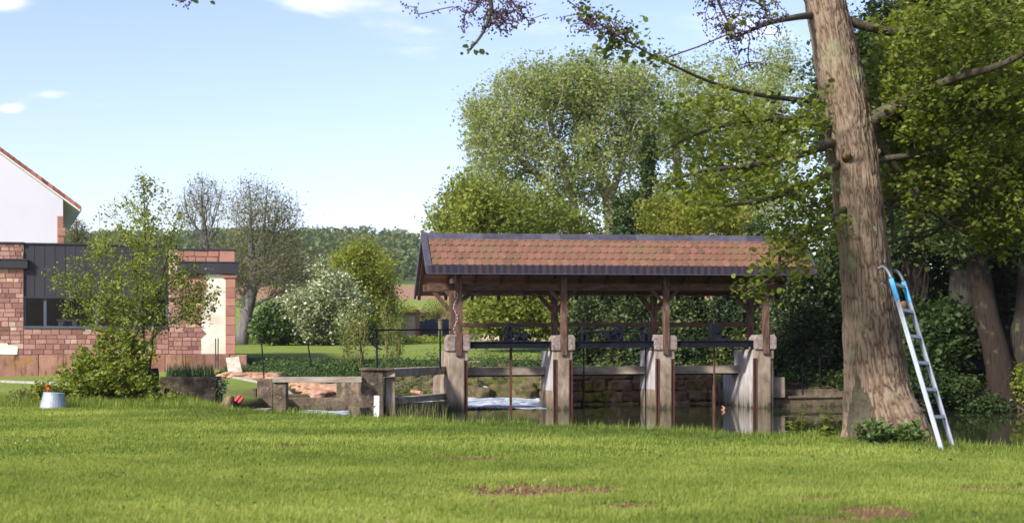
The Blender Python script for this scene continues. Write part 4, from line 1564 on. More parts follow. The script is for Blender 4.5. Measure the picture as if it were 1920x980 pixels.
def seg_wall(name, a, b_, zt_, zb_, thick, mat, label, cat='wall', bevel=0.02, jit=0.01, parent=None, build=True):
    """upright wall between two plan points"""
    a, b_ = np.array(a, float), np.array(b_, float)
    d = b_ - a
    L = np.linalg.norm(d)
    ux, uy = d / L
    Mx = Matrix(((ux, -uy, 0, a[0]), (uy, ux, 0, a[1]), (0, 0, 1, 0), (0, 0, 0, 1)))
    mb = MB(Mx)
    n = max(1, int(L / 0.6))
    mb.box((0, 0, zb_), (L, thick, zt_), 0.5, jit=jit)
    o = mb.build(name, mat, parent, bevel=bevel)
    if label:
        tag(o, label, cat)
    return o


# left block with the broken face, its beam and the low wall to the first pier
bx0, bx1 = (678 - 960) * 32.2 / F, (733 - 960) * 32.2 / F
root = thing('sluice_block', 'rough dark concrete block with a flat cap at the left end of the walkway beam', 'concrete block', (bx0, 32.4, -0.6))
seg_wall('block', (bx0, 32.2), (bx0 + 0.50, 32.28), E - 0.66, -1.4, 0.55, M['conc_dark'], None, parent=root, jit=0.03, bevel=0.03)
seg_wall('pillar', (bx0 + 0.505, 32.5), (bx0 + 0.73, 32.53), E - 0.83, -1.4, 0.35, M['conc'], None, parent=root)
seg_wall('cap', (bx0 - 0.03, 32.16), (bx0 + 0.74, 32.28), E - 0.595, E - 0.658, 0.62, M['conc_dark'], None, parent=root)
pe = pav(-0.28, 0.1)
wb = seg_wall('walkway_beam', (bx0 + 0.745, 32.34), (pe[0], pe[1] + 0.25), E - 0.62, E - 0.80, 0.42, M['conc_beam'], 'grey concrete walkway beam from the dark block to the leftmost pavilion pier', 'beam')
seg_wall('weir_wall', (bx0 - 0.02, 31.9), (pe[0] + 0.1, pe[1] - 0.22), -0.36, -1.5, 0.32, M['conc_dark'], 'low mossy concrete wall with an orange lichen patch under the walkway beam', 'wall', jit=0.02)
seg_wall('weir_ledge', (bx0 + 0.8, 33.0), (pe[0], pe[1] + 0.35), -0.20, -0.34, 0.25, M['conc_beam'], 'narrow grey concrete ledge just behind the low lichen covered wall', 'ledge')
mb = MB()
p = P(800, 762, 34.0)
mb.tube([P(737, 738, 33.5), P(737.5, 700, 33.5)], 0.10, 8)
# stepped bench on the left
ty = 32.0
root = thing('sluice_bench', 'dark concrete bench like beam on a stepped block beside the green lawn strip', 'concrete bench', P(500, 770, ty))
lx = lambda px, d=ty: (px - 960) * d / F
mb = MB()
mb.box((lx(481), ty, -0.9), (lx(511), ty + 0.5, E - 0.845), jit=0.012)
mb.box((lx(471), ty + 0.02, -0.9), (lx(481) - 0.004, ty + 0.48, E - 1.05), jit=0.012)
mb.build('step_block', M['conc_dark'], root, bevel=0.02)
mb = MB()
mb.box((lx(513), ty - 0.05, -1.3), (lx(537), ty + 0.33, E - 0.92), jit=0.01)
mb.build('leg', M['conc_dark'], root, bevel=0.02)
mb = MB()
mb.box((lx(512), ty - 0.1, E - 0.915), (lx(679), ty + 0.4, E - 0.80), jit=0.006)
mb.build('beam', M['conc_beam'], root, bevel=0.01)
mb = MB()
mb.box((lx(455), ty - 1.4, -0.5), (lx(520), ty - 0.7, -0.36), jit=0.01)
tag(mb.build('stone_slab', M['conc_beam'], None, bevel=0.02), 'flat grey stone slab lying in front of the stepped concrete block', 'slab')
seg_wall('channel_wall', (lx(534, 35.1), 35.1), (lx(681, 35.1), 35.1), E - 1.385, -1.4, 0.35, M['conc_dark'], 'long low dark concrete wall along the left water channel', 'wall', jit=0.015)
seg_wall('retaining_wall', (lx(625, 35), 35.6), (lx(684, 35), 35.0), E - 0.96, -1.0, 0.3, M['conc_dark'], 'dark retaining wall behind the right half of the concrete bench', 'wall', jit=0.015)

# hand rail on the walkway beam
root = thing('hand_rail', 'thin black iron hand rail above the walkway beam left of the pavilion', 'railing', P(706, 690, 32.8))
mb = MB()
a, b_ = P(700, 618.5, 32.5), P(846, 617.5, 34.6)
pts = [P(716, 655, 32.5), P(704, 650, 32.5), P(695, 640, 32.5), P(693, 629, 32.5), P(697, 621, 32.5), a, (a + b_) / 2, b_]
mb.tube(catmull(np.array(pts), 5), 0.018, 6)
mb.build('top_rail', M['iron'], root)
for px, d in ((706, 32.6), (825, 34.2)):
    mb = MB()
    mb.tube([P(px, 618, d), P(px + 1, 691, d)], 0.022, 6)
    mb.build('post', M['iron'], root)
for k, (xa, ya, xb, yb2, d, lab) in enumerate(((490, 636, 495, 706, 32.0, 'thin black iron post rising from the stepped concrete block'),
                                              (577, 643, 584, 684, 46, 'short leaning iron post in the ivy bank, midway along'),
                                              (675, 640, 683, 683, 46, 'short leaning iron post in the ivy bank beside the bare saplings'))):
    mb = MB()
    mb.tube([P(xa, ya, d), P(xb, yb2 + 3, d)], 0.015 if k == 0 else 0.022, 6)
    mb.box(P(xa, ya, d) - 0.035, P(xa, ya, d) + np.array([0.035, 0.035, 0.0]))
    tag(mb.build('fence_post', M['iron'], None), lab, 'post', 'iron fence posts by the bank')

# peeling white marker post at the lawn edge
mb = MB()
d = 20.9
p = P(706, 790, d)
mb.box((p[0] - 0.04, d - 0.02, -0.1), (p[0] + 0.04, d + 0.03, P(706, 741, d)[2]), jit=0.004)
tag(mb.build('marker_post', M['peel'], None, bevel=0.004), 'short white marker post with peeling paint at the lawn edge', 'post')

# pipes and bamboo sticking out of the bank
mb = MB()
mb.tube([P(771, 733, 42.8), P(790, 736, 42.2)], 0.055, 12)
tag(mb.build('drain_pipe', M['pipe_red'], None, smooth=False), 'short reddish drain pipe poking from the mossy bank left of the pavilion', 'pipe')
mb = MB()
mb.tube([P(902, 724, 44.2), P(923, 731, 43.3)], 0.05, 12)
tag(mb.build('white_pipe', M['white_paint'], None), 'short white pipe poking from the mossy bank behind the left bay', 'pipe')

# kerbs
def strip(name, pts, w, h, mat, label):
    mb = MB()
    pts = catmull(np.array(pts, float), 5)
    for a_, b__ in zip(pts[:-1], pts[1:]):
        za, zb_ = h_at(*a_[:2]) + h / 2 - 0.01, h_at(*b__[:2]) + h / 2 - 0.01
        mb.beam((a_[0], a_[1], za), (b__[0], b__[1], zb_), w, h)
    return tag(mb.build(name, mat, None), label, 'kerb')


def G(px, py):
    """ground point near the eye-level zero plane"""
    d = EYE * F / (py - 640)
    for _ in range(12):
        zg = h_at((px - 960) * d / F, d)
        d = (EYE - zg) * F / (py - 640)
        d = min(max(d, 5), 60)
    return ((px - 960) * d / F, d)


strip('lawn_kerb', [G(-60, 713), G(60, 718), G(120, 722), G(165, 728)], 0.35, 0.06, M['kerb'], 'pale stone kerb crossing the lawn in front of the sandstone plinth')
strip('lawn_kerb', [((px_ - 960) * d_ / F, d_) for px_, d_ in ((421, 43.6), (450, 41.8), (500, 39.8), (560, 38.0), (598, 36.8), (613, 36.1))], 0.12, 0.07, M['kerb'], 'pale curved kerb between the lawn strip and the pink rubble stones')

# slab leaning on the plinth
mb = MB()
c = P(440, 699, 43.6)
for_p = [P(423, 671, 44.1), P(448, 669, 44.1), P(454, 697, 43.6), P(428, 700, 43.6)]
nrm = np.array([0, 0.09, 0.02])
V = for_p + [q + nrm for q in for_p]
mb.add(V, [(0, 1, 2, 3), (7, 6, 5, 4), (0, 4, 5, 1), (1, 5, 6, 2), (2, 6, 7, 3), (3, 7, 4, 0)])
tag(mb.build('leaning_slab', M['slab'], None, bevel=0.01), 'square pale marbled slab leaning on the end of the plinth', 'slab')
for px, d, dx in ((404, 30, 1), (409, 30, -1)):
    mb = MB()
    mb.tube([P(px, 634, d), P(px + dx * 0.5, 690, d)], 0.012, 6)
    tag(mb.build('garden_stake', M['gate_green'], None), 'thin green stake beside the trough, ' + ('left' if px == 404 else 'right') + ' of the close pair', 'stake', 'green garden stakes')
print('structures done')
# ------------------------------------------------------------------ vegetation
def base_pt(px, py, d):
    p = P(px, py, d)
    p[2] = max(h_at(p[0], d), -0.6) if d < 400 else p[2]
    return p


def bush(name, label, px, d, py_top, py_bot, hw, mats, leaf, n=120, cat='bush', group=None, seed=1, stems_n=5, depth=None, blobs=None, bf=0.25, tip=0.006, base_px=None):
    bx = base_px if base_px is not None else px
    zb_ = base_pt(bx, py_bot, d)
    pyb = 640 - (zb_[2] - EYE) * F / d
    sts = []
    rg = np.random.default_rng(seed)
    hgt = pyb - py_top
    for k in range(stems_n):
        a = rg.uniform(-0.5, 0.5)
        dd = d + rg.uniform(-0.3, 0.3) * (depth or 1)
        sts.append([(bx + a * hw * 0.25, pyb + 6, d, tip * 4), (bx + a * hw * 0.6 + (px - bx) * 0.3, pyb - hgt * 0.3, (d + dd) / 2, tip * 3), (px + a * hw * 1.0, pyb - hgt * 0.62, dd, tip * 2)])
    if blobs is None:
        blobs = [(px, (py_top + pyb) / 2 + hgt * 0.03, d, hw, hgt * 0.52, depth or hw * d / F * 0.8)]
    return tree(name, label, cat, zb_, sts, blobs, n, mats, leaf, bf=bf, tip=tip, seed=seed, group=group, curve=2)


# --- the big alder on the lawn ---------------------------------------------------------------
DT = 15.9
alder_limbs = [
    # trunk axis continues above the frame
    [(1650, 812, DT, 0.40), (1634, 640, DT, 0.26), (1618, 460, DT, 0.22), (1590, 230, DT, 0.21), (1546, 0, DT, 0.17), (1505, -200, DT, 0.15), (1460, -420, DT, 0.12), (1440, -640, DT, 0.07)],
    [(1560, 192, DT, 0.034), (1450, 182, 15.3, 0.026), (1350, 160, 14.7, 0.018), (1240, 112, 14.2, 0.012), (1150, 62, 13.8, 0.009), (1065, 2, 13.4, 0.005)],
    [(1572, 238, DT, 0.05), (1490, 224, 15.4, 0.04), (1400, 226, 15.0, 0.03), (1310, 250, 14.7, 0.018), (1240, 285, 14.5, 0.009)],
    [(1575, 262, DT, 0.055), (1490, 292, 15.2, 0.045), (1400, 312, 14.8, 0.032), (1310, 322, 14.4, 0.02), (1235, 350, 14.2, 0.010)],
    [(1590, 290, DT, 0.05), (1520, 345, 15.4, 0.04), (1440, 372, 15.0, 0.028), (1350, 388, 14.7, 0.014)],
    [(1600, 380, DT, 0.04), (1530, 428, 15.2, 0.03), (1470, 460, 14.8, 0.02), (1455, 510, 14.6, 0.014), (1400, 548, 14.5, 0.007)],
    [(1528, 28, DT, 0.045), (1490, 33, 15.5, 0.035), (1440, 44, 15.2, 0.026), (1380, 70, 14.9, 0.012)],
    [(1625, 236, DT, 0.13), (1690, 215, 16.2, 0.10), (1760, 205, 16.6, 0.085), (1850, 150, 17.0, 0.07), (1960, 90, 17.4, 0.05), (2080, 40, 17.8, 0.03)],
    [(1625, 230, DT, 0.10), (1700, 190, 15.6, 0.07), (1780, 150, 15.3, 0.05), (1880, 120, 15.0, 0.035), (1990, 60, 14.8, 0.02)],
    [(1630, 245, DT, 0.07), (1670, 300, 16.1, 0.045), (1720, 370, 16.3, 0.035), (1800, 430, 16.5, 0.025), (1900, 470, 16.6, 0.012)],
    [(1590, 40, DT, 0.06), (1680, 60, 16.0, 0.045), (1790, 50, 16.2, 0.03), (1900, 20, 16.4, 0.02)],
    [(1640, 300, DT, 0.04), (1730, 290, 16.0, 0.03), (1830, 290, 16.0, 0.02), (1940, 300, 16.0, 0.01)],
    # limb above the frame that carries the hanging twigs over the sky
    [(1520, -130, DT, 0.11), (1380, -150, 15.0, 0.09), (1200, -130, 14.2, 0.075), (1040, -90, 13.6, 0.06), (930, -60, 13.2, 0.045), (780, -70, 12.9, 0.03), (560, -60, 12.6, 0.02), (345, -35, 12.3, 0.008)],
    [(928, -60, 13.2, 0.030), (918, -10, 13.1, 0.026), (921, 20, 13.1, 0.020), (905, 62, 13.0, 0.014), (880, 95, 13.0, 0.010)],
    [(1380, -150, 15.0, 0.05), (1350, -60, 14.8, 0.03), (1345, -5, 14.7, 0.018), (1375, 60, 14.7, 0.008)],
    [(1450, -140, 15.4, 0.04), (1425, -50, 15.2, 0.02), (1440, 40, 15.0, 0.008)],
    # dead branches low on the right
    [(1650, 460, DT, 0.025), (1700, 445, 16.6, 0.02), (1745, 440, 17.2, 0.015), (1790, 405, 17.6, 0.008)],
]
crown_blobs = [
    (1335, 240, 14.8, 125, 105, 1.6, .24), (1430, 330, 15.0, 120, 100, 1.8, .30), (1300, 360, 14.5, 70, 50, 1.2, .12), (1480, 240, 15.3, 80, 70, 1.2, .20),
    (1500, 430, 14.9, 70, 45, 0.9, .26), (1475, 490, 14.7, 42, 38, 0.5, .09), (1425, 540, 14.6, 34, 18, 0.3, .05), (1180, 80, 13.9, 80, 25, 0.3, .06), (1105, 35, 13.6, 40, 25, 0.3, .03),
    (1770, 80, 16.0, 150, 100, 1.6, 1.6), (1860, 220, 16.3, 130, 110, 1.8, 1.6), (1730, 330, 16.4, 85, 95, 1.3, .9), (1860, 390, 16.6, 120, 80, 1.6, 1.1), (1960, 120, 16.6, 120, 150, 1.8, .9),
    (1700, 200, 16.0, 60, 80, 1.2, .9), (1560, 400, 16.8, 60, 70, 0.6, .3), (1920, 330, 16.4, 60, 70, 1.2, .6),
]
root = tree('alder_tree', 'tall alder with a thick ridged leaning trunk on the lawn, aluminium ladder leaning on it', 'tree', (P(1655, 812, DT)[0], DT, 0.0), alder_limbs[:1] + alder_limbs[1:],
            crown_blobs, 1500, (M['bark_limb'], M['leaf_alder']),
            dict(n=36000, sig=0.07, size=0.052, near=True, cluster=6, csig=0.055, aspect=0.95, up=0.8, tscale=1.3, trand=0.6), bf=0.18, tip=0.0042, seed=3, seg_big=10, wig=0.06)
root.children[0].name = 'limbs'
# detailed bark on the visible trunk
axis = np.array([P(px, py, DT) for px, py in ((1672, 850), (1664, 800), (1650, 740), (1637, 650), (1628, 560), (1618, 460), (1604, 340), (1590, 230), (1570, 120), (1546, 0), (1505, -200), (1460, -420))])
rad = np.array([0.53, 0.44, 0.362, 0.315, 0.29, 0.265, 0.268, 0.262, 0.242, 0.215, 0.19, 0.13])
ax2 = catmull(axis, 80)
ra2 = np.interp(np.linspace(0, len(rad) - 1, len(ax2)), np.arange(len(rad)), rad)
SEG = 260
V, Q = tube_arrays(ax2, ra2, SEG)
nr = len(ax2)
ang = np.tile(np.arange(SEG) * 2 * PI / SEG, nr)
hh = np.repeat(ax2[:, 2], SEG)
cen = np.repeat(ax2, SEG, 0)
rr = np.repeat(ra2, SEG)
dirn = (V - cen) / rr[:, None]
base = dirn * 0.33
q1 = np.stack([base[:, 0] * 42, base[:, 1] * 42, hh * 6.0], -1)
warp = (vn(q1 * 0.45, 21) - 0.5)
q1[:, 0] += warp * 4
q1[:, 1] += warp * 4
n1 = vn(q1, 22)
rid = 1 - np.abs(n1 - 0.5) * 2
n2 = vn(np.stack([base[:, 0] * 110, base[:, 1] * 110, hh * 34], -1), 23)
big = fbm(np.stack([base[:, 0] * 4, base[:, 1] * 4, hh * 1.1], -1), 3, 24)
flare = np.clip((0.9 - hh) / 0.9, 0, 1)
lob = np.cos(ang * 5 + 1.0) * 0.5 + np.cos(ang * 3 + 0.3) * 0.5
disp = 0.017 * (1 - rid ** 2.2) - 0.010 + 0.007 * n2 + 0.05 * (big - 0.5) + flare ** 1.3 * lob * 0.09
V = V + dirn * disp[:, None]
tv = np.clip(0.75 - rid ** 3 * 0.75 + (n2 - 0.5) * 0.5, 0, 1)
# a bark material that knows plates from fissures
m, nt, b, out = mat_new('bark_plates')
vv = attr(nt)
c = ramp(nt, vv, [(0.05, (0.048, 0.034, 0.024)), (0.35, (0.125, 0.092, 0.065)), (0.75, (0.235, 0.182, 0.135))])
nA = noise(nt, 1.3, 5, 0.6, 0.3, (1, 1, 0.6))
c = mixc(nt, mmath(nt, 'MULTIPLY', nA, 0.45), c, (0.19, 0.12, 0.075))
for (sc, lo, hi, col, ssx) in ((2.4, 0.58, 0.68, (0.21, 0.22, 0.13), (1, 1, 0.6)), (9, 0.66, 0.72, (0.42, 0.43, 0.36), (1, 1, 1)), (26, 0.66, 0.74, (0.09, 0.06, 0.04), (1, 1, 0.5))):
    nb = noise(nt, sc, 6, 0.65, 0.2, ssx)
    r2_ = nt.nodes.new('ShaderNodeMapRange')
    r2_.inputs['From Min'].default_value = lo
    r2_.inputs['From Max'].default_value = hi
    nt.links.new(nb, r2_.inputs['Value'])
    c = mixc(nt, mmath(nt, 'MULTIPLY', r2_.outputs[0], 0.75), c, col)
nt.links.new(c, b.inputs['Base Color'])
b.inputs['Roughness'].default_value = 0.92
b.inputs['Specular IOR Level'].default_value = 0.2
bump(nt, b, noise(nt, 38, 6, 0.7, 0, (1, 1, 0.35)), 0.7, 0.012)
M['bark_plates'] = m
me = mesh_np('trunk', V, [Q], tv[Q[:, 0]])
link('trunk', me, M['bark_plates'], root, smooth=True)
# knots
for (px, py, sgn, rr_) in ((1588, 292, 0, 0.045), (1640, 290, 1, 0.05), (1690, 575, 1, 0.05)):
    c0 = P(px, py, DT - 0.27 if sgn == 0 else DT - 0.05)
    mb = MB()
    dv = np.array([0.35 if sgn else -0.1, -0.9 if not sgn else -0.3, 0.35])
    dv /= np.linalg.norm(dv)
    mb.tube([c0 - dv * 0.05, c0 + dv * 0.02, c0 + dv * 0.055, c0 + dv * 0.08], [rr_ * 1.25, rr_, rr_ * 0.85, rr_ * 0.5], 9)
    mb.build('knot', M['wood_raw'], root, smooth=True)
# small dark cones on the bare hanging twigs
cone_t = blob_points([(935, 25, 13.1, 92, 40, 0.4, 2.6), (1375, 45, 14.8, 62, 62, 0.4, 2.0), (1330, 10, 14.6, 40, 25, 0.3, .5), (1445, 30, 15.0, 35, 50, 0.3, .7), (1150, 60, 13.8, 60, 40, 0.3, .8),
                      (775, 15, 12.9, 20, 18, .1, .15), (345, 4, 12.3, 22, 14, .1, .14), (1400, 110, 14.9, 40, 30, .3, .3), (1100, 40, 13.4, 50, 40, .3, .6)], 420, np.random.default_rng(5))
tw = tree('twig_root', None, None, (0, 0, 0), [alder_limbs[12], alder_limbs[13], alder_limbs[14], alder_limbs[15], alder_limbs[1][3:]], [], 0, (M['twig_dark'], M['leaf_dark']),
          dict(n=420, sig=0.015, size=0.032, near=True, cluster=2, csig=0.02, trand=0.8), bf=0.25, tip=0.0045, seed=6, extra_targets=cone_t, wig=0.12, radius_thr=0.0085)
for k_, ch in enumerate(sorted(tw.children, key=lambda c_: c_.name.startswith('crown'))):
    w_ = ch.matrix_world.copy()
    ch.parent = root
    ch.data.transform(Matrix.Translation(-wloc(root)))
    ch.name = ('hanging_twigs', 'twig_foliage')[k_]
bpy.data.objects.remove(tw)
mbv, mbq, off = [], [], 0
rg = np.random.default_rng(8)
cp = np.repeat(cone_t, 3, 0) + rg.normal(size=(len(cone_t) * 3, 3)) * 0.028
for p in cp:
    V, Q = tube_arrays(np.array([p, p + [0, 0, -0.006], p + [0, 0, -0.014], p + [0, 0, -0.020]]), np.array([0.002, 0.008, 0.008, 0.002]), 5)
    mbv.append(V)
    mbq.append(Q + off)
    off += len(V)
link('cones', mesh_np('cones', np.concatenate(mbv), [np.concatenate(mbq)]), M['twig_dark'], root)['kind'] = 'stuff'

# --- ladder -------------------------------------------------------------------------------
root = thing('ladder', 'aluminium ladder with blue hooked tops leaning on the right side of the alder trunk', 'ladder', P(1776, 840, 14.7))
LF = [P(1765, 840, 14.55), P(1787, 838, 14.95)]
LT = [P(1671, 522, 15.45), P(1694, 528, 15.85)]
nA_ = np.cross(LT[0] - LF[0], LF[1] - LF[0])
for k in range(2):
    f, tp = LF[k], LT[k]
    f = f + (f - tp) * 0.02
    sp_ = f + (tp - f) * 0.87
    mb = MB()
    mb.beam(f, sp_, 0.024, 0.050, up=tuple(nA_))
    mb.build('rail', M['alu'], root, bevel=0.004)
    mb = MB()
    mb.beam(sp_, tp, 0.028, 0.050, up=tuple(nA_))
    mb.build('blue_sleeve', M['blue'], root, bevel=0.004)
    mb = MB()
    dx = 14.55 / F
    hk = [tp, tp + np.array([-3 * dx, 0.02, 10 * dx]), tp + np.array([-9 * dx, 0.04, 20 * dx]), tp + np.array([-16 * dx, 0.05, 24 * dx]), tp + np.array([-24 * dx if k == 0 else -18 * dx, 0.04, 20 * dx])]
    mb.tube(catmull(np.array(hk), 5), 0.019, 8)
    mb.build('hook', M['alu'], root, smooth=True)
for k in range(7):
    s_ = 0.965 - k * 0.1580
    if s_ < 0.02:
        break
    a, b_ = LF[0] + (LT[0] - LF[0]) * s_, LF[1] + (LT[1] - LF[1]) * s_
    mb = MB()
    mb.beam(a, b_, 0.035, 0.028, up=tuple(nA_))
    mb.build('rung', M['alu_rung'], root)

# --- young multi-stem tree and shrub on the left lawn ---------------------------------------
d = 25.6
tree('young_tree', 'slender young multi stem tree with small fresh leaves in front of the dark window', 'tree', base_pt(272, 740, d),
     [[(272, 752, d, 0.045), (268, 640, d, 0.032), (268, 520, d, 0.022), (272, 430, d, 0.014), (268, 325, d, 0.005)],
      [(264, 752, d, 0.035), (252, 650, d + .05, 0.026), (240, 590, d + .1, 0.018), (205, 520, d + .2, 0.010), (170, 450, d + .3, 0.005)],
      [(276, 752, d, 0.030), (284, 650, d - .1, 0.025), (296, 560, d - .2, 0.018), (318, 460, d - .2, 0.010), (335, 400, d - .3, 0.004)],
      [(278, 640, d, 0.022), (320, 605, d - .1, 0.014), (380, 575, d - .2, 0.008), (415, 545, d - .2, 0.004)],
      [(266, 600, d, 0.02), (210, 575, d + .1, 0.012), (140, 545, d + .2, 0.007), (105, 530, d + .3, 0.004)]],
     [(262, 560, d, 150, 75, 1.1, 2.0), (262, 480, d, 140, 75, 1.0, 1.7), (266, 405, d, 85, 65, .7, .75), (268, 350, d, 32, 38, .3, .17), (370, 560, d, 52, 50, .5, .4), (140, 530, d, 48, 50, .5, .35), (230, 600, d, 90, 30, .7, .25)],
     560, (M['bark_limb'], M['leaf_spring']), dict(n=11500, sig=0.06, size=0.045, near=True, cluster=2, csig=0.035, up=0.3, tscale=1.2, trand=0.7), bf=0.5, tip=0.0035, seed=12, wig=0.05)
bush('garden_shrub', 'dense leafy garden shrub spreading at the foot of the young tree', 205, 25.0, 650, 768, 92, (M['bark_limb'], M['leaf_spring']),
     dict(n=9000, sig=0.05, size=0.066, near=True, cluster=3, csig=0.05, tscale=1.5, trand=0.6), n=300, seed=14, stems_n=9, cat='shrub',
     blobs=[(205, 705, 25.0, 88, 42, .8, 1.6), (160, 690, 25.0, 45, 45, .6, .5), (240, 665, 25.0, 55, 45, .6, .6), (195, 640, 25.0, 18, 32, .3, .2), (150, 735, 24.8, 60, 25, .6, .5), (265, 735, 24.8, 55, 25, .6, .5), (235, 640, 25, 16, 32, .3, .15)])
for (px, lab, sd) in ((55, 'low reddish leafed garden plants left of the zinc bucket', 71), (300, 'low leafy plants between the shrub and the trough', 73)):
    bush('low_plant', lab, px, 24.6, 728 if px < 100 else 738, 770, 50, (M['bark_limb'], M['leaf_bud'] if px < 100 else M['leaf_spring']),
         dict(n=1400, sig=0.035, size=0.05, near=True, cluster=2), n=60, seed=sd, stems_n=5, cat='plant', blobs=[(px, 752, 24.6, 44, 14, .4)])
d = 24.2
bush('poppy_plant', 'slender garden plant bearing one orange flower behind the zinc bucket', 78, d, 700, 768, 22, (M['bark_limb'], M['leaf_spring']),
     dict(n=420, sig=0.03, size=0.06, near=True, cluster=2), n=30, seed=75, stems_n=3, cat='flower', blobs=[(75, 735, d, 18, 30, .15)])
fl = bpy.data.objects[[o.name for o in bpy.data.objects if o.name.startswith('poppy_plant')][0]]
rg = np.random.default_rng(4)
pc = P(87, 727, d - 0.1)
V, Q, v = leaves_arrays(pc + rg.normal(size=(12, 3)) * 0.016, 0.07, rg, True, 0.2, 1.0)
link('flower', mesh_np('flower', V, [Q], v), M['orange'], fl)

# upturned zinc bucket
d = 22.9
c = base_pt(99, 768, d)
root = thing('zinc_bucket', 'upturned grey zinc bucket lying tilted in the grass', 'bucket', c)
mb = MB()
a_ = np.array([c[0], d, -0.03])
up_ = np.array([0.06, 0.02, 1.0])
mb.tube([a_, a_ + up_ * 0.02, a_ + up_ * 0.29, a_ + up_ * 0.295], [0.222, 0.215, 0.165, 0.15], 28)
mb.build('body', M['zinc'], root, smooth=False)
mb = MB()
mb.tube([a_ + up_ * 0.008, a_ + up_ * 0.028], [0.228, 0.226], 28)
mb.tube([a_ + up_ * 0.283, a_ + up_ * 0.31], [0.171, 0.168], 28)
mb.build('rim', M['zinc'], root)

# trough with iris leaves
d = 26.6
k_ = d / F
x0, x1 = (299 - 960) * k_, (405 - 960) * k_
root = thing('stone_trough', 'mossy concrete trough planted with tall narrow iris leaves', 'trough', ((x0 + x1) / 2, d, 0))
zt_ = P(350, 706, d)[2]
mb = MB()
mb.box((x0, d, -0.15), (x1, d + 0.07, zt_), jit=0.006)
mb.box((x0, d + 0.43, -0.15), (x1, d + 0.5, zt_), jit=0.006)
mb.box((x0, d + 0.071, -0.15), (x0 + 0.07, d + 0.429, zt_ - 0.002), jit=0.004)
mb.box((x1 - 0.07, d + 0.071, -0.15), (x1, d + 0.429, zt_ - 0.002), jit=0.004)
mb.build('basin', M['conc_dark'], root, bevel=0.015)
mb = MB()
mb.box((x0 + 0.072, d + 0.072, -0.1), (x1 - 0.072, d + 0.428, zt_ - 0.05))
mb.build('soil', M['soil'], root)


def blades_arrays(Pn, h, w, rg, lean=0.35, segs=2):
    """grass blades: bent strips, Pn (n,3), h (n,), w (n,)"""
    n = len(Pn)
    a = rg.uniform(0, 2 * PI, n)
    dr = np.stack([np.cos(a), np.sin(a), 0 * a], -1)
    sd_ = np.stack([-np.sin(a), np.cos(a), 0 * a], -1)
    ln = rg.uniform(0.1, 1.0, n) * lean
    up_ = np.array([0, 0, 1.0])
    vs_, qs, ts = [], None, None
    L = []
    for k in range(segs + 1):
        s_ = k / segs
        c_ = Pn + up_ * (h * (s_ - 0.25 * ln * s_ * s_))[:, None] + dr * (h * ln * s_ * s_)[:, None]
        if k < segs:
            wd = (w * (1 - 0.45 * s_) / 2)[:, None]
            L.append(c_ - sd_ * wd)
            L.append(c_ + sd_ * wd)
        else:
            L.append(c_)
    V = np.stack(L, 1)
    m_ = V.shape[1]
    b0 = np.arange(n)[:, None] * m_
    Qs = []
    for k in range(segs - 1):
        Qs.append(b0 + np.array([2 * k, 2 * k + 1, 2 * k + 3, 2 * k + 2]))
    Tt = b0 + np.array([2 * (segs - 1), 2 * (segs - 1) + 1, 2 * segs])
    return V.reshape(-1, 3), np.concatenate(Qs) if Qs else np.zeros((0, 4), int), Tt, segs


def blades_obj(name, Pn, h, w, rg, mat, parent, lean=0.35, segs=2, tone=None):
    V, Q, Tt, sg = blades_arrays(Pn, h, w, rg, lean, segs)
    tone = rg.uniform(0, 1, len(Pn)) if tone is None else tone
    v = np.concatenate([np.tile(tone, sg - 1), tone])
    fl_ = [Q, Tt] if len(Q) else [Tt]
    return link(name, mesh_np(name, V, fl_, v), mat, parent)


rg = np.random.default_rng(31)
n = 420
pp = np.stack([rg.uniform(x0 + 0.09, x1 - 0.09, n), rg.uniform(d + 0.09, d + 0.41, n), np.full(n, zt_ - 0.06)], -1)
blades_obj('iris_leaves', pp, rg.uniform(0.16, 0.36, n), rg.uniform(0.010, 0.018, n), rg, M['leaf_blue'], root, 0.3, 3)
bush('trailing_plant', 'pale leafed plant trailing down the right end of the stone trough', 412, 26.7, 690, 745, 14, (M['bark_limb'], M['leaf_blossom']),
     dict(n=700, sig=0.03, size=0.035, near=True, cluster=2), n=60, seed=33, stems_n=3, cat='plant', blobs=[(413, 722, 26.7, 12, 24, .2)])

# tree stump and weathered log
def stump(name, pts, radii, label, cat, mat, sd):
    pts = catmull(np.array(pts, float), 6)
    ra = np.interp(np.linspace(0, len(radii) - 1, len(pts)), np.arange(len(radii)), radii)
    V, Q = tube_arrays(pts, ra, 28)
    cen_ = np.repeat(pts, 28, 0)
    dn = (V - cen_)
    V = cen_ + dn * (1 + 0.5 * (fbm(V * np.array([14, 14, 6]), 3, sd) - 0.5))[:, None]
    mb = MB()
    n_ = len(pts)
    mb.add(V, [tuple(q) for q in Q] + [tuple(range(27, -1, -1)), tuple(range((n_ - 1) * 28, n_ * 28))])
    return tag(mb.build(name, mat, None), label, cat)


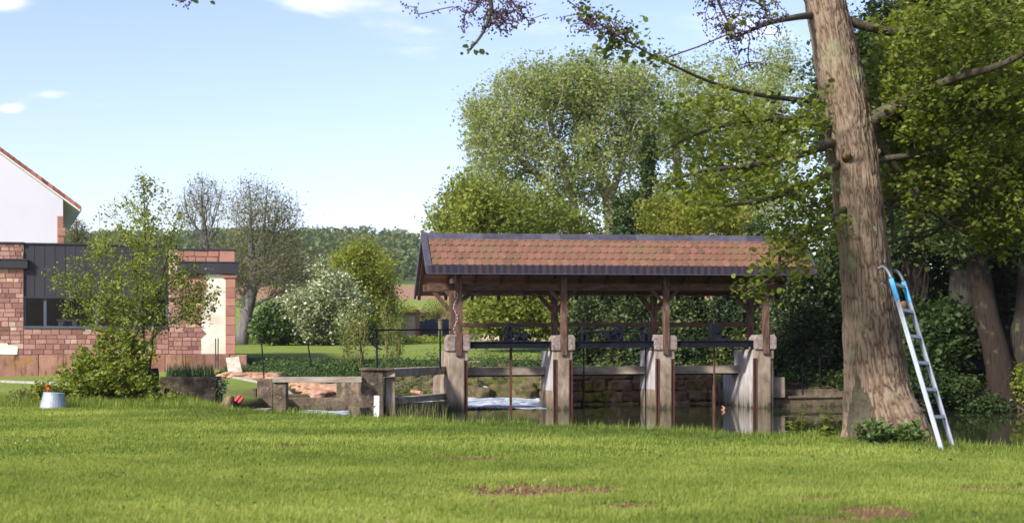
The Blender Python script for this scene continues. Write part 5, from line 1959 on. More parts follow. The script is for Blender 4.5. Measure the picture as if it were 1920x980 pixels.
d = 26.0
stump('tree_stump', [P(291, 762, d), P(290, 730, d), P(287, 690, d)], [0.13, 0.10, 0.085], 'tall thin weathered stump between the shrub and the stone trough', 'stump', M['bark_dark'], 41)
stump('short_stump', [P(312, 758, d - .3), P(311, 745, d - .3), P(313, 728, d - .3)], [0.06, 0.05, 0.045], 'short stump in front of the stone trough', 'stump', M['bark_dark'], 44)
d = 25.2
stump('tree_root', [P(422, 768, d), P(428, 755, d), P(433, 741, d)], [0.13, 0.11, 0.06], 'gnarled cut root of pale orange wood beside the red gloves', 'root', M['wood_raw'], 42)
stump('tree_root', [P(434, 768, d + .1), P(442, 756, d + .1), P(450, 752, d + .1)], [0.09, 0.07, 0.03], 'small gnarled root under the red gloves', 'root', M['bark_dark'], 43)
for k, (pa, pb) in enumerate((((441, 752), (451, 741)), ((447, 755), (456, 745)))):
    mb = MB()
    a, b_ = P(*pa, d - .05), P(*pb, d - .05)
    mb.tube([a, a + (b_ - a) * 0.15, a + (b_ - a) * 0.85, b_], [0.02, 0.032, 0.034, 0.02], 10)
    tag(mb.build('red_glove', M['red_cloth'], None, smooth=True), 'rolled red garden glove on the gnarled root, ' + ('upper of the two' if k == 0 else 'lower of the two'), 'glove', 'red gloves on the root')

# --- rocks ---------------------------------------------------------------------------------
import bmesh
_bm = bmesh.new()
bmesh.ops.create_icosphere(_bm, subdivisions=4, radius=1.0)
ICO_V = np.array([v.co[:] for v in _bm.verts])
ICO_F = np.array([[v.index for v in f.verts] for f in _bm.faces])
_bm.free()


def rock(name, c, s3, seed, mat, label, group, rot=0.0, amp=0.5):
    V = ICO_V.copy()
    q = np.sign(V) * np.abs(V) ** 0.75
    n_ = fbm(V * 1.1 + seed * 7.3, 5, seed, 0.5)
    V = q * (1 + amp * (n_ - 0.5) * 1.6)[:, None] * np.array(s3)
    cr, sr = math.cos(rot), math.sin(rot)
    V = np.stack([V[:, 0] * cr - V[:, 1] * sr, V[:, 0] * sr + V[:, 1] * cr, V[:, 2]], -1) + np.array(c)
    o = link(name, mesh_np(name, V, [ICO_F]), mat, smooth=True)
    return tag(o, label, 'rock', group)


rg = np.random.default_rng(55)
k = 0
for row, (py, dd) in enumerate(((741, 43.4), (728, 44.3), (715, 45.2), (703, 46.1))):
    px = 728 + row * 6
    while px < 1052 + row * 8:
        s_ = rg.uniform(0.28, 0.5)
        d = dd + rg.uniform(-0.3, 0.3) - (0.9 if px > 980 and row == 0 else 0) * 0
        rock('mossy_rock', P(px, py + rg.uniform(-3, 3), d), (s_ * 1.2, s_ * 0.9, s_ * 0.72), 100 + k, M['rock_moss'], 'mossy brown boulder packed into the stream bank behind the sluice', 'mossy boulders of the stream bank', rg.uniform(0, 3), 0.85)
        px += s_ * 62 * rg.uniform(0.85, 1.15)
        k += 1
for (px, py, d, s_) in ((432, 703, 43.2, .30), (452, 706, 42.5, .34), (470, 704, 42.8, .38), (492, 707, 41.5, .36), (512, 708, 41, .40), (560, 722, 38, .3), (578, 726, 37.6, .34), (596, 727, 37.8, .45), (618, 730, 37.2, .50),
                        (634, 738, 36.6, .32), (608, 742, 36, .34), (586, 736, 36.4, .24), (648, 744, 36, .26)):
    rock('pink_rubble', P(px, py, d), (s_ * 1.15, s_ * 0.7, s_ * 0.34), 200 + k, M['rock'], 'pinkish sandstone rubble piece between the curved kerb and the bank', 'pink sandstone rubble', rg.uniform(0, 3), 1.0)
    k += 1
rock('pale_boulder', P(880, 690, 46.5), (0.5, 0.4, 0.26), 301, M['slab'], 'pale pink boulder on the bank top just right of the leftmost pier', None)
rock('pale_boulder', P(973, 684, 47.5), (0.32, 0.3, 0.24), 303, M['rock'], 'small brown boulder on the ivy bank seen through the left bay', None)
# driftwood line at the weir
for k in range(9):
    mb = MB()
    p = pav(0.3 + k * 0.14, 0.47 + rg.uniform(-0.04, 0.04), -0.60)
    a_ = rg.uniform(-0.4, 0.4)
    q = np.array([math.cos(a_) * 0.13, math.sin(a_) * 0.1, 0.0])
    mb.tube([p - q, p + [0, 0, 0.02 + rg.uniform(0, 0.02)], p + q], [0.008, 0.02, 0.008], 6)
    tag(mb.build('driftwood', M['bark_dark'], None, smooth=True), 'dark driftwood scrap floating at the edge of the foaming water', 'driftwood', 'driftwood at the weir')
mb = MB()
p = P(1357, 771, 35.4)
mb.prism([(p[0] - 0.07, -0.597), (p[0] + 0.01, -0.597), (p[0] + 0.04, -0.54), (p[0] - 0.03, -0.49), (p[0] - 0.05, -0.51), (p[0] + 0.0, -0.55)], 35.4, 35.44, axis=1)
tag(mb.build('wood_scrap', M['pipe_red'], None), 'small orange brown piece of wood floating by the right pier', 'wood scrap')
print('near things done')
# --- background trees ----------------------------------------------------------------------
def L(n, size, sig, **k):
    return dict(n=n, size=size, sig=sig, **k)


# bare alders beyond the sandstone building
d = 72
tree('bare_tree', 'tall bare tree with fine grey twigs, directly right of the young tree top', 'tree', base_pt(385, 640, d),
     [[(388, 645, d, 0.25), (388, 500, d, 0.18), (385, 440, d, 0.12), (378, 380, d, 0.045), (380, 330, d, 0.012)], [(386, 450, d, .08), (352, 400, d, .035), (345, 350, d, .012)], [(386, 455, d, .07), (405, 400, d, .035), (418, 345, d, .012)]],
     [(380, 380, d, 50, 58, 1.8, 1.6), (352, 400, d, 25, 40, 1, .4), (400, 480, d, 55, 60, 1.5, 1.2)], 1200, (M['bark_grey'], M['leaf_bud']),
     L(5000, 0.075, 0.2, trand=0.8), bf=0.6, tip=0.007, seed=81, wig=0.08, group='bare trees beyond the building')
tree('bare_tree', 'leaning bare tree with a forked grey trunk, right of the building corner', 'tree', base_pt(455, 640, d - 2),
     [[(452, 645, d - 2, 0.34), (462, 590, d - 2, 0.30), (474, 530, d - 2, 0.26), (470, 440, d - 2, 0.10), (470, 390, d - 2, 0.05), (466, 340, d - 2, 0.012)],
      [(470, 560, d - 2, .2), (492, 500, d - 2, .10), (495, 430, d - 2, .055), (502, 345, d - 2, .012)],
      [(475, 545, d - 2, .14), (505, 470, d - 2, .07), (520, 400, d - 2, .03), (545, 370, d - 2, .01)],
      [(466, 580, d - 2, .10), (500, 560, d - 2, .07), (560, 545, d - 2, .03)],
      [(476, 520, d - 2, .12), (530, 490, d - 2, .07), (585, 480, d - 2, .03)]],
     [(480, 400, d - 2, 60, 70, 2.2, 1.8), (530, 410, d - 2, 40, 52, 1.4, 1.0), (530, 500, d - 2, 74, 54, 2, 2.6), (560, 550, d - 2, 55, 34, 1.5, 1.1), (445, 510, d - 2, 38, 70, 1.5, 1.3)], 2900, (M['bark_grey'], M['leaf_bud']),
     L(26000, 0.075, 0.3, trand=0.8), bf=0.6, tip=0.007, seed=82, wig=0.08, group='bare trees beyond the building')
tree('bare_tree', 'small bare treetop showing just right of the white house', 'tree', base_pt(145, 640, 78),
     [[(145, 645, 78, .2), (146, 500, 78, .12), (143, 410, 78, .04)]], [(143, 440, 78, 26, 36, 1, 1)], 160, (M['bark_grey'], M['leaf_bud']), L(1200, 0.10, 0.2), bf=0.4, tip=0.014, seed=83)

def blob_tree(name, label, d, base_px, stems, blobs, n, bark, leaf, L_, seed, cat='tree', group=None, bf=0.35, tip=0.014):
    return tree(name, label, cat, base_pt(base_px, 640, d), stems, blobs, n, (M[bark], M[leaf]), L_, bf=bf, tip=tip, seed=seed, group=group)


blob_tree('evergreen_bush', 'rounded dark green bush at the foot of the leaning bare tree', 68, 525, [[(525, 648, 68, .08), (525, 600, 68, .05)]],
          [(522, 605, 68, 36, 36, 1.2, 1), (498, 612, 68, 20, 28, 1, .4)], 160, 'bark_dark', 'leaf_ivy', L(14000, 0.13, 0.2, tscale=1.2), 84, cat='bush')
blob_tree('evergreen_bush', 'dark green bush in shade under the blossoming tree', 70, 600, [[(610, 648, 70, .08), (610, 615, 70, .05)]],
          [(600, 624, 70, 42, 20, 1.2, 1), (660, 624, 70, 40, 20, 1.2, .9)], 170, 'bark_dark', 'leaf_ivy', L(13000, 0.14, 0.2, tscale=1.2), 85, cat='bush')
blob_tree('blossom_tree', 'white blossoming tree between the dark bushes and the yellow green tree', 68, 620, [[(618, 648, 68, .16), (616, 600, 68, .12), (612, 540, 68, .06)], [(617, 600, 68, .1), (660, 560, 68, .05)]],
          [(575, 580, 68, 48, 45, 2, 1), (625, 560, 68, 42, 55, 2, 1.2), (655, 580, 68, 35, 45, 2, .8), (600, 610, 68, 60, 25, 1.5, .6), (600, 505, 68, 16, 22, .8, .12)], 520, 'bark_dark', 'leaf_blossom',
          L(40000, 0.11, 0.22, cluster=3, csig=0.1, trand=1.0, tscale=1.0), 86)
blob_tree('yellow_green_tree', 'rounded bright yellow green tree left of the pavilion roof', 80, 695, [[(700, 648, 80, .2), (698, 580, 80, .14), (694, 500, 80, .06)]],
          [(680, 520, 80, 62, 52, 2.4, 1.8), (655, 500, 80, 44, 36, 1.8, .7), (702, 580, 80, 50, 58, 2.4, 1.4), (650, 560, 80, 55, 50, 2.4, .9), (676, 474, 80, 34, 22, 1.2, .3)], 800, 'bark_dark', 'leaf_yellow',
          L(52000, 0.12, 0.30, tscale=0.6, trand=0.5), 87)
blob_tree('pollard_willow', 'pollarded willow with a round fan of fine shoots in front of the far building', 78, 822, [[(826, 648, 78, .14), (826, 620, 78, .13), (825, 598, 78, .2)]] +
          [[(825, 598, 78, .03), (825 + 34 * math.sin(a) * .5, 598 - 40 * math.cos(a) * .5, 78 + q, .02), (825 + 40 * math.sin(a), 600 - 44 * math.cos(a), 78 + q * 2, .008)] for a in np.linspace(-1.5, 1.5, 22) for q in (-0.4, 0.4)],
          [(825, 580, 78, 38, 20, 1.0, 1)], 60, 'twig_olive', 'leaf_yellow', L(900, 0.08, 0.1), 88, tip=0.006)
# saplings on the bank
for k, (px, d, top, hw, lab) in enumerate(((652, 46.8, 580, 18, 'thin nearly leafless sapling on the ivy bank behind the retaining wall'), (678, 46.5, 560, 22, 'thin nearly leafless sapling beside the leaning iron post'),
                                           (725, 46.6, 545, 20, 'thin pale sapling rising behind the hand rail'), (745, 48, 575, 14, 'small sapling in front of the cream far wall'))):
    bush('sapling', lab, px, d, top, 690, hw, (M['twig_olive'], M['leaf_spring']), L(900, 0.06, 0.08, trand=0.8), n=120, cat='tree', group='saplings on the ivy bank', seed=90 + k, stems_n=2,
         blobs=[(px, (top + 690) / 2, d, hw, (690 - top) / 2, 0.5)], bf=0.6, tip=0.006)

# big pale trees behind the pavilion
d = 66
blob_tree('willow_tree', 'big pale green tree with spreading pale limbs, leftmost of the tall trees behind the pavilion', d, 1100,
          [[(1105, 650, d, .42), (1100, 520, d, .36), (1080, 430, d, .30), (1045, 370, d, .22), (1000, 320, d, .15), (950, 280, d, .08), (900, 250, d, .04)],
           [(1090, 460, d, .24), (1075, 380, d, .20), (1050, 300, d, .15), (1030, 220, d, .08), (1010, 150, d, .03)],
           [(1095, 480, d, .2), (1060, 420, d, .16), (1010, 390, d, .1), (940, 370, d, .05)]],
          [(960, 235, d, 100, 85, 4, 2.2), (995, 165, d, 80, 58, 3, 1.6), (925, 310, d, 65, 70, 3, 1.4), (1040, 330, d, 85, 110, 4, 1.5), (892, 205, d, 34, 38, 1.5, .35), (1055, 180, d, 70, 75, 3, 1.3)],
          1500, 'bark_pale', 'leaf_willow', L(34000, 0.125, 0.22, cluster=7, csig=0.19, tscale=0.35, trand=0.5), 101, bf=0.3)
blob_tree('poplar_tree', 'tall pale tree with a dark upright trunk behind the middle of the roof', d + 1, 1150,
          [[(1155, 650, d, .40), (1150, 480, d, .34), (1140, 370, d, .28), (1120, 300, d, .16), (1100, 200, d, .08), (1095, 120, d, .03)],
           [(1142, 380, d, .20), (1165, 310, d, .14), (1185, 230, d, .08), (1180, 130, d, .03)]],
          [(1110, 165, d, 100, 66, 3.5, 2.0), (1200, 150, d, 60, 40, 2.5, .8), (1180, 230, d, 80, 90, 3.5, 1.9), (1120, 300, d, 75, 90, 3.5, 1.3), (1090, 125, d, 40, 24, 2, .3), (1190, 380, d, 60, 60, 3, .9)],
          1300, 'bark_pale', 'leaf_willow', L(32000, 0.125, 0.22, cluster=7, csig=0.19, tscale=0.35, trand=0.5), 102, bf=0.3)
blob_tree('poplar_tree', 'tall pale tree left of the alder trunk, its crown behind the alder branches', d + 6, 1290,
          [[(1290, 650, d + 6, .38), (1285, 450, d + 6, .3), (1270, 300, d + 6, .18), (1275, 160, d + 6, .05)], [(1283, 400, d + 6, .18), (1350, 280, d + 6, .1), (1400, 180, d + 6, .04)]],
          [(1270, 230, d + 6, 80, 105, 4, 1.6), (1370, 220, d + 6, 95, 125, 4, 2.2), (1300, 380, d + 6, 100, 80, 4, 1.5), (1450, 240, d + 6, 80, 110, 4, 1.4), (1420, 380, d + 6, 90, 80, 4, 1.3), (1460, 130, d + 8, 60, 50, 3, .4), (1280, 120, d + 6, 36, 30, 2, .15)],
          1300, 'bark_pale', 'leaf_willow', L(50000, 0.13, 0.26, cluster=7, csig=0.2, tscale=0.3, trand=0.5), 103, bf=0.3)
mbt = [(1213, 640, 58, .30), (1210, 450, 58, .24), (1214, 340, 58, .19), (1214, 240, 58, .10)]
blob_tree('dead_ivy_tree', 'dark ivy clad trunk standing before the pale tall trees', 58, 1213, [mbt], [(1214, 300, 58, 12, 60, .5, 1), (1180, 400, 58, 35, 50, 1.5, 1)], 200, 'bark_dark', 'leaf_yew',
          L(9000, 0.13, 0.15, tscale=1), 104)
blob_tree('round_green_tree', 'broad mid green tree low behind the left end of the pavilion roof', 58, 930,
          [[(950, 650, 58, .3), (945, 560, 58, .25), (930, 480, 58, .16), (915, 400, 58, .06)], [(946, 560, 58, .18), (1000, 500, 58, .1), (1030, 440, 58, .05)], [(945, 580, 58, .16), (880, 540, 58, .1), (840, 480, 58, .04)],
           [(948, 600, 58, .14), (1010, 575, 58, .10), (1035, 590, 58, .05)]],
          [(905, 400, 58, 85, 68, 3, 2.2), (850, 420, 58, 50, 50, 2, .8), (985, 420, 58, 80, 75, 3, 1.8), (960, 560, 58, 95, 48, 3, 2.0), (870, 350, 58, 35, 26, 1.5, .3), (1030, 500, 58, 70, 70, 3, 1.3), (1050, 580, 58, 60, 55, 3, 1.2), (905, 600, 58, 36, 32, 2, .6), (990, 610, 58, 60, 26, 2, .8), (1085, 425, 58, 62, 36, 2.5, .45)],
          1500, 'bark_dark', 'leaf_spring', L(48000, 0.13, 0.26, cluster=2, csig=0.12, tscale=0.5, trand=0.5), 105, bf=0.3)
blob_tree('yellow_shrub', 'twiggy yellow green shrub rising behind the right half of the roof', 56, 1290,
          [[(1290, 650, 56, .14), (1290, 520, 56, .1), (1285, 420, 56, .05)]], [(1240, 410, 56, 60, 40, 2, 1), (1310, 400, 56, 60, 45, 2, 1), (1380, 420, 56, 45, 40, 2, .7), (1280, 470, 56, 110, 35, 2, 1)],
          700, 'twig_olive', 'leaf_yellow', L(18000, 0.11, 0.22, tscale=0.6), 106)
# yew / conifer wall behind the pavilion
for k, (px, d, hw, top, lab) in enumerate(((1100, 47, 62, 560, 'dense dark evergreen behind the second pavilion post'), (1195, 46, 70, 535, 'dense dark evergreen behind the middle bay'),
                                           (1290, 45, 72, 520, 'dense dark evergreen behind the third pavilion post'), (1390, 44.5, 75, 500, 'dense dark evergreen behind the right bay'),
                                           (1170, 52, 55, 390, 'dark conifer top showing just above the middle of the roof'), (1420, 54, 75, 420, 'tall dark conifer behind the right end of the roof'))):
    yb = 735 if d < 50 else 640
    blob_tree('evergreen_tree', lab, d, px, [[(px, yb + 10, d, .12), (px, (yb + top) / 2, d, .08), (px + 4, top + 15, d, .03)]],
              [(px, top + (yb - top) * f_, d, hw * w_, (yb - top) * 0.2, hw * w_ * d / F * 0.8, w_) for f_, w_ in ((0.14, 0.42), (0.32, 0.75), (0.5, 0.95), (0.68, 1.05), (0.84, 1.0))],
              420, 'bark_dark', 'leaf_yew', L(26000, 0.11, 0.12, droop=0.6, cluster=2, csig=0.08, tscale=1.0, trand=0.45), 110 + k, group='dark evergreens behind the pavilion')
# laurel like shrub right of the pavilion
for k, (px, d, hw, top, bot, lab) in enumerate(((1500, 40.0, 70, 480, 735, 'glossy leafed evergreen shrub between the pavilion and the big alder trunk'),
                                                (1575, 42.0, 70, 430, 745, 'tall glossy evergreen shrub half hidden behind the alder trunk'),
                                                (1460, 43.0, 45, 540, 740, 'dark shrub just behind the right pier of the pavilion'))):
    blob_tree('laurel_shrub', lab, d, px, [[(px + a, bot + 8, d, .05), (px + a * 1.6, (bot + top) / 2, d, .04), (px + a * 2.5, top + 20, d, .015)] for a in (-14, 0, 14)],
              [(px, top + (bot - top) * 0.3, d, hw * 0.85, (bot - top) * 0.28, 1.2, 1), (px, top + (bot - top) * 0.62, d, hw * 1.05, (bot - top) * 0.36, 1.4, 1.4)],
              420, 'bark_dark', 'leaf_laurel', L(20000, 0.085, 0.10, cluster=3, csig=0.08, tscale=1.0, trand=0.6, droop=0.5), 120 + k, cat='shrub')

# right-hand wood: trunks along the far bank, dark wood behind
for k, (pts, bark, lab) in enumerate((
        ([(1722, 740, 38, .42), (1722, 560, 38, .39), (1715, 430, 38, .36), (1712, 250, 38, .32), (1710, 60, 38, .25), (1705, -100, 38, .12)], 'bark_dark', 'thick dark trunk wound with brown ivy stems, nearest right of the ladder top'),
        ([(1824, 740, 37.5, .66), (1814, 640, 37.5, .50), (1806, 540, 37.5, .45), (1806, 420, 37.5, .42), (1800, 200, 37.5, .38), (1795, -80, 37.5, .2)], 'bark_grey_shade', 'straight grey trunk with vertical furrows on the far bank'),
        ([(1888, 790, 35.2, .56), (1874, 690, 35.2, .42), (1852, 600, 35.2, .36), (1838, 520, 35.2, .34), (1826, 440, 35.2, .31), (1820, 250, 35.2, .25), (1818, -60, 35.2, .12)], 'bark_red_shade', 'curved reddish trunk leaning out over the water edge'),
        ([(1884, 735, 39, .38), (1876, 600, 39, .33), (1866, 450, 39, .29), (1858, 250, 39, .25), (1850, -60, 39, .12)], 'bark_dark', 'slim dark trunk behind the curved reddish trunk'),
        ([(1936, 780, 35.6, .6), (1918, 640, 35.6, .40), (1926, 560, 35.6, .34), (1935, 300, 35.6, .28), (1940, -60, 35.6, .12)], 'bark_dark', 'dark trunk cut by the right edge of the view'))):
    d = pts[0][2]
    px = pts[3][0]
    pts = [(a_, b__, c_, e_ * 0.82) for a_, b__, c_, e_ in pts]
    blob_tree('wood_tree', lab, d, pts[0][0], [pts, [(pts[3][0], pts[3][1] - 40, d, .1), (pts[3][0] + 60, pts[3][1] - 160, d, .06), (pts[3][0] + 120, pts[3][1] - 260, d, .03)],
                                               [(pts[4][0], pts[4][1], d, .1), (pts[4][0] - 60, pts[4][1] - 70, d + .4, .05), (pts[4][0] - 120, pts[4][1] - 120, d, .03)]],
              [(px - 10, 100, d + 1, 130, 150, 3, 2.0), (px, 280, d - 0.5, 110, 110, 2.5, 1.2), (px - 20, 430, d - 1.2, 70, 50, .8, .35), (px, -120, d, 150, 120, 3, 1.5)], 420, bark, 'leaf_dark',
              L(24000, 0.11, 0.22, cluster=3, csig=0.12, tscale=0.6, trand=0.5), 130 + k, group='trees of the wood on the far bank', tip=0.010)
mb = MB()
for k in range(5):
    rg = np.random.default_rng(140 + k)
    x_ = 1702 + k * 9
    pts = [P(x_ + rg.uniform(-6, 6) * s_ + 8 * math.sin(s_ * 2 + k), 640 - s_ * 60, 37.5) for s_ in range(5)]
    mb.tube(catmull(np.array(pts), 4), 0.035 - 0.004 * k, 6)
o = mb.build('ivy_stem', M['bark_red_shade'], bpy.data.objects['wood_tree'], smooth=True)
for k, (px, py, d, hw, hh_, lab) in enumerate(((1600, 600, 41, 90, 150, 'dark undergrowth mass seen on both sides of the big alder trunk'), (1752, 640, 37.0, 34, 62, 'dark leafy bush between the ladder and the grey trunk'),
                                              (1700, 360, 44, 120, 160, 'dark wood foliage behind the alder crown, left part'), (1880, 380, 44, 140, 190, 'dark wood foliage behind the alder crown, right part'),
                                              (1995, 500, 37, 60, 260, 'dark bush at the right edge of the view behind the trunks'), (1620, 180, 40, 110, 160, 'dark treetop just right of the upper alder trunk'),
                                              (1800, 120, 40, 160, 180, 'dark treetop high behind the right alder limbs'), (1900, 640, 43, 110, 90, 'dark thicket behind the foot of the trunks'))):
    blob_tree('wood_thicket', lab, d, px, [[(px, 740, d, .10), (px, (py + 740) / 2, d, .07), (px, py, d, .03)]], [(px, py, d, hw, hh_, 2.0, 1), (px, (py + 740) / 2, d, hw * 0.8, (740 - py) / 2, 1.8, 0.6)],
              520, 'bark_dark', 'leaf_dark', L(32000, 0.13, 0.22, cluster=3, csig=0.13, tscale=0.7, trand=0.45), 150 + k, cat='thicket', group='thicket of the wood')
for k, (px, py, d, hw, hh_, lab) in enumerate(((1770, 728, 35.2, 62, 30, 'low dry brown green bank plants under the grey trunk'), (1840, 762, 34.6, 45, 14, 'low plants overhanging the water by the curved trunk'), (1902, 722, 35.3, 26, 40, 'fresh green shrub at the foot of the rightmost trunk'),
                                              (1690, 735, 34, 30, 30, 'fern like clump directly right of the alder foot'), (1590, 722, 38.6, 60, 12, 'low growth on the quay wall left of the alder'))):
    bush('bank_plant', lab, px, d, py - hh_, py + hh_, hw, (M['bark_limb'], M['leaf_dark'] if k != 2 else M['leaf_spring']), L(9000 if k < 1 else 4500, 0.075, 0.08, cluster=2, csig=0.06, trand=0.6), n=160, seed=170 + k, stems_n=6, cat='plant',
         blobs=[(px, py, d, hw, hh_, 0.9)])
# nettles and plants at the lawn edge
for k, (px, top, d, nst, lab) in enumerate(((1495, 790, 16.6, 4, 'leafy nettle clump left of the alder, leftmost of the two'), (1560, 778, 16.3, 5, 'leafy nettle clump close to the alder foot'))):
    c0 = base_pt(px, 830, d)
    root = thing('nettle_clump', lab, 'plant', c0, 'nettle clumps by the alder')
    rg = np.random.default_rng(180 + k)
    mbs = MB()
    PP = []
    for q in range(nst * 2):
        x_ = px + rg.uniform(-34, 34)
        a_ = P(x_, 834, d + rg.uniform(-0.2, 0.2))
        hgt = rg.uniform(0.24, 0.46)
        tip_ = a_ + np.array([rg.uniform(-0.06, 0.06), rg.uniform(-0.05, 0.05), hgt])
        mbs.tube([a_, (a_ + tip_) / 2 + [0.01, 0, 0], tip_], [0.004, 0.0035, 0.002], 5)
        for lv in range(5):
            s_ = 0.3 + 0.7 * lv / 4
            for sg in (-1, 1):
                for ax_ in (0, 1):
                    an = lv * 1.57 + (0 if sg > 0 else PI)
                    PP.append((a_ + (tip_ - a_) * s_, an, 0.095 * (1.15 - 0.6 * abs(s_ - 0.55))))
    mbs.build('stem', M['leaf_spring'], root)
    mb = MB()
    for (p, an, sz) in PP:
        dr = np.array([math.cos(an), math.sin(an), -0.25 + rg.uniform(-.2, .3)])
        sd_ = np.array([-math.sin(an), math.cos(an), 0])
        pr = [(0.0, 0), (0.3, 0.34), (0.7, 0.24), (1.0, 0), (0.7, -0.24), (0.3, -0.34)]
        V = [p + dr * sz * u + sd_ * sz * v_ + np.array([0, 0, 0.12 * abs(v_) * sz]) for u, v_ in pr]
        mb.add(V, [(0, 1, 2, 3), (0, 3, 4, 5)], rg.uniform(0.2, 1.0))
    mb.build('leaves', M['leaf_spring'], root)
for k, (px, d, lab) in enumerate(((1640, 15.25, 'leafy weeds with tiny white flowers in front of the alder foot'), (1705, 15.3, 'leafy weeds at the right side of the alder foot'))):
    bush('weed_clump', lab, px, d, 792, 832, 34, (M['bark_limb'], M['leaf_ivy']), dict(n=520, sig=0.03, size=0.06, near=True, cluster=2, csig=0.03, trand=0.8), n=50, seed=190 + k, stems_n=5, cat='plant',
         blobs=[(px, 814, d, 30, 18, .15)], tip=0.003)

# ivy bank, ground cover on the slope
def cover(name, label, region, n, size, mat, seed, z_off=0.12, cat='ground cover'):
    rg = np.random.default_rng(seed)
    x = rg.uniform(region[0], region[1], n)
    y = rg.uniform(region[2], region[3], n)
    p = np.stack([x, y, T(x, y) + np.abs(rg.normal(size=n)) * z_off + z_off * 1.2 * vn(np.stack([x * 1.3, y * 1.3, 0 * x], -1), seed)], -1)
    keep = p[:, 2] > -0.58
    p = p[keep]
    tone = vn(p * 1.2, seed)
    V, Q, v = leaves_arrays(p, size, rg, False, 0.8, 0.85, 0, tone, 0.6)
    o = link(name, mesh_np(name, V, [Q], v), mat)
    return tag(o, label, cat, kind='stuff')


cover('ivy', 'dark green ivy covering the stream bank', (-9.2, 4.5, 43.6, 47.6), 120000, 0.055, M['leaf_ivy'], 200, 0.06)
cover('bank_grass', 'mossy growth over the bank stones', (-4.5, 2.4, 42.4, 46.4), 30000, 0.05, M['leaf_ivy'], 201, 0.22)
cover('far_bank_growth', 'low dark growth under the wood on the far bank', (6.5, 30, 34, 44), 60000, 0.10, M['leaf_dark'], 202, 0.15)
cover('hedge_foot', 'rough weeds at the back edge of the far lawn', (-24, -3, 71, 76), 20000, 0.12, M['leaf_spring'], 203, 0.12)

# far forest on the hills
rg = np.random.default_rng(210)
NC = 4200
cx = rg.uniform(-330, 330, NC)
cyy = rg.uniform(312, 520, NC)
cz = T(cx, cyy)
sel = (np.abs(cx / cyy + 0.12) < 0.40)
cx, cyy, cz = cx[sel], cyy[sel], cz[sel]
per = 70
nC = len(cx)
tone_c = np.clip(rg.normal(0.45, 0.28, nC), 0, 1)
rc = rg.uniform(2.2, 3.9, nC)
dv = rg.normal(size=(nC, per, 3))
dv /= np.linalg.norm(dv, axis=2, keepdims=True)
dv *= rg.uniform(0.55, 1.0, (nC, per, 1)) ** 0.5
pp = np.stack([cx, cyy, cz + rc * 0.9], -1)[:, None, :] + dv * rc[:, None, None] * np.array([1, 1, 1.15])
V, Q, v = leaves_arrays(pp.reshape(-1, 3), 1.0, rg, False, 0.5, 0.9, 0, np.repeat(tone_c, per), 0.35)
tag(link('forest', mesh_np('forest', V, [Q], v), M['forest']), 'far wooded hillside behind the fields', 'forest', kind='stuff')
# scattered hedge trees at the foot of the hill
for k, (px, d, w_, lab) in enumerate(((765, 150, 26, 'far pale green hedge tree left of the pavilion gable'), (600, 120, 40, 'far green hedge behind the blossoming tree'), (1080, 110, 60, 'far green tree seen under the pavilion roof, right part'), (900, 105, 50, 'far green tree seen under the pavilion roof, left part'))):
    blob_tree('hedge_tree', lab, d, px, [[(px, 645, d, .2), (px, 610, d, .12)]], [(px, 606, d, w_, 26, 3, 1)], 220, 'bark_dark', 'leaf_yellow', L(12000, 0.25, 0.4), 220 + k)

# --- grass --------------------------------------------------------------------------------
rg = np.random.default_rng(300)


def soil_mask(x, y):
    best = np.full(len(x), -9.0)
    for (sx, sy, rx, ry) in SOIL:
        best = np.maximum(best, 1.25 - ((x - sx) / rx) ** 2 - ((y - sy) / ry) ** 2)
    n_ = fbm(np.stack([x * 7, y * 7, 0 * x], -1), 3, 61)
    return best + (n_ - 0.5) * 3.0


def grass_field(n, y0, y1, hmul, wmul, seed):
    rg = np.random.default_rng(seed)
    y = np.sqrt(rg.uniform(y0 ** 2, y1 ** 2, n))
    x = rg.uniform(-0.46, 0.56, n) * y + rg.uniform(-0.3, 0.3, n)
    z_ = T(x, y)
    keep = (z_ > -0.22) & ~((x < -4.6) & (y > 26))
    keep &= (soil_mask(x, y) < 0.2) | (rg.random(n) < 0.06)
    x, y, z_ = x[keep], y[keep], z_[keep]
    sd = sdf_poly(x, y, POND)
    p3 = np.stack([x, y, 0 * x], -1)
    tuft = fbm(p3 * 3.0, 3, 71)
    patch = fbm(p3 * np.array([0.45, 0.7, 1]), 4, 73)
    edge = np.clip(1 - np.abs(sd - 0.2) / 1.2, 0, 1)
    h = (0.026 + 0.026 * tuft + 0.016 * rg.random(len(x))) * hmul
    h = h * (1 + 1.6 * edge * rg.random(len(x)) ** 1.5)
    w = (0.0042 + 0.0022 * rg.random(len(x))) * wmul
    tone = np.clip((patch - 0.5) * 1.3 + 0.50 + (tuft - 0.5) * 0.4 - 0.45 * edge + rg.normal(size=len(x)) * 0.16, 0, 1)
    return np.stack([x, y, z_ - 0.004], -1), h, w, tone


G_ = [grass_field(420000, 7.0, 13.5, 1.0, 1.0, 301), grass_field(530000, 13.5, 27.5, 1.1, 1.7, 302)]
V4 = [np.concatenate([g_[i_] for g_ in G_]) for i_ in range(4)]
o = blades_obj('lawn_grass', V4[0], V4[1], V4[2], rg, M['grass'], None, 0.9, 2, V4[3])
tag(o, 'short sunlit lawn grass across the foreground', 'grass', kind='stuff')
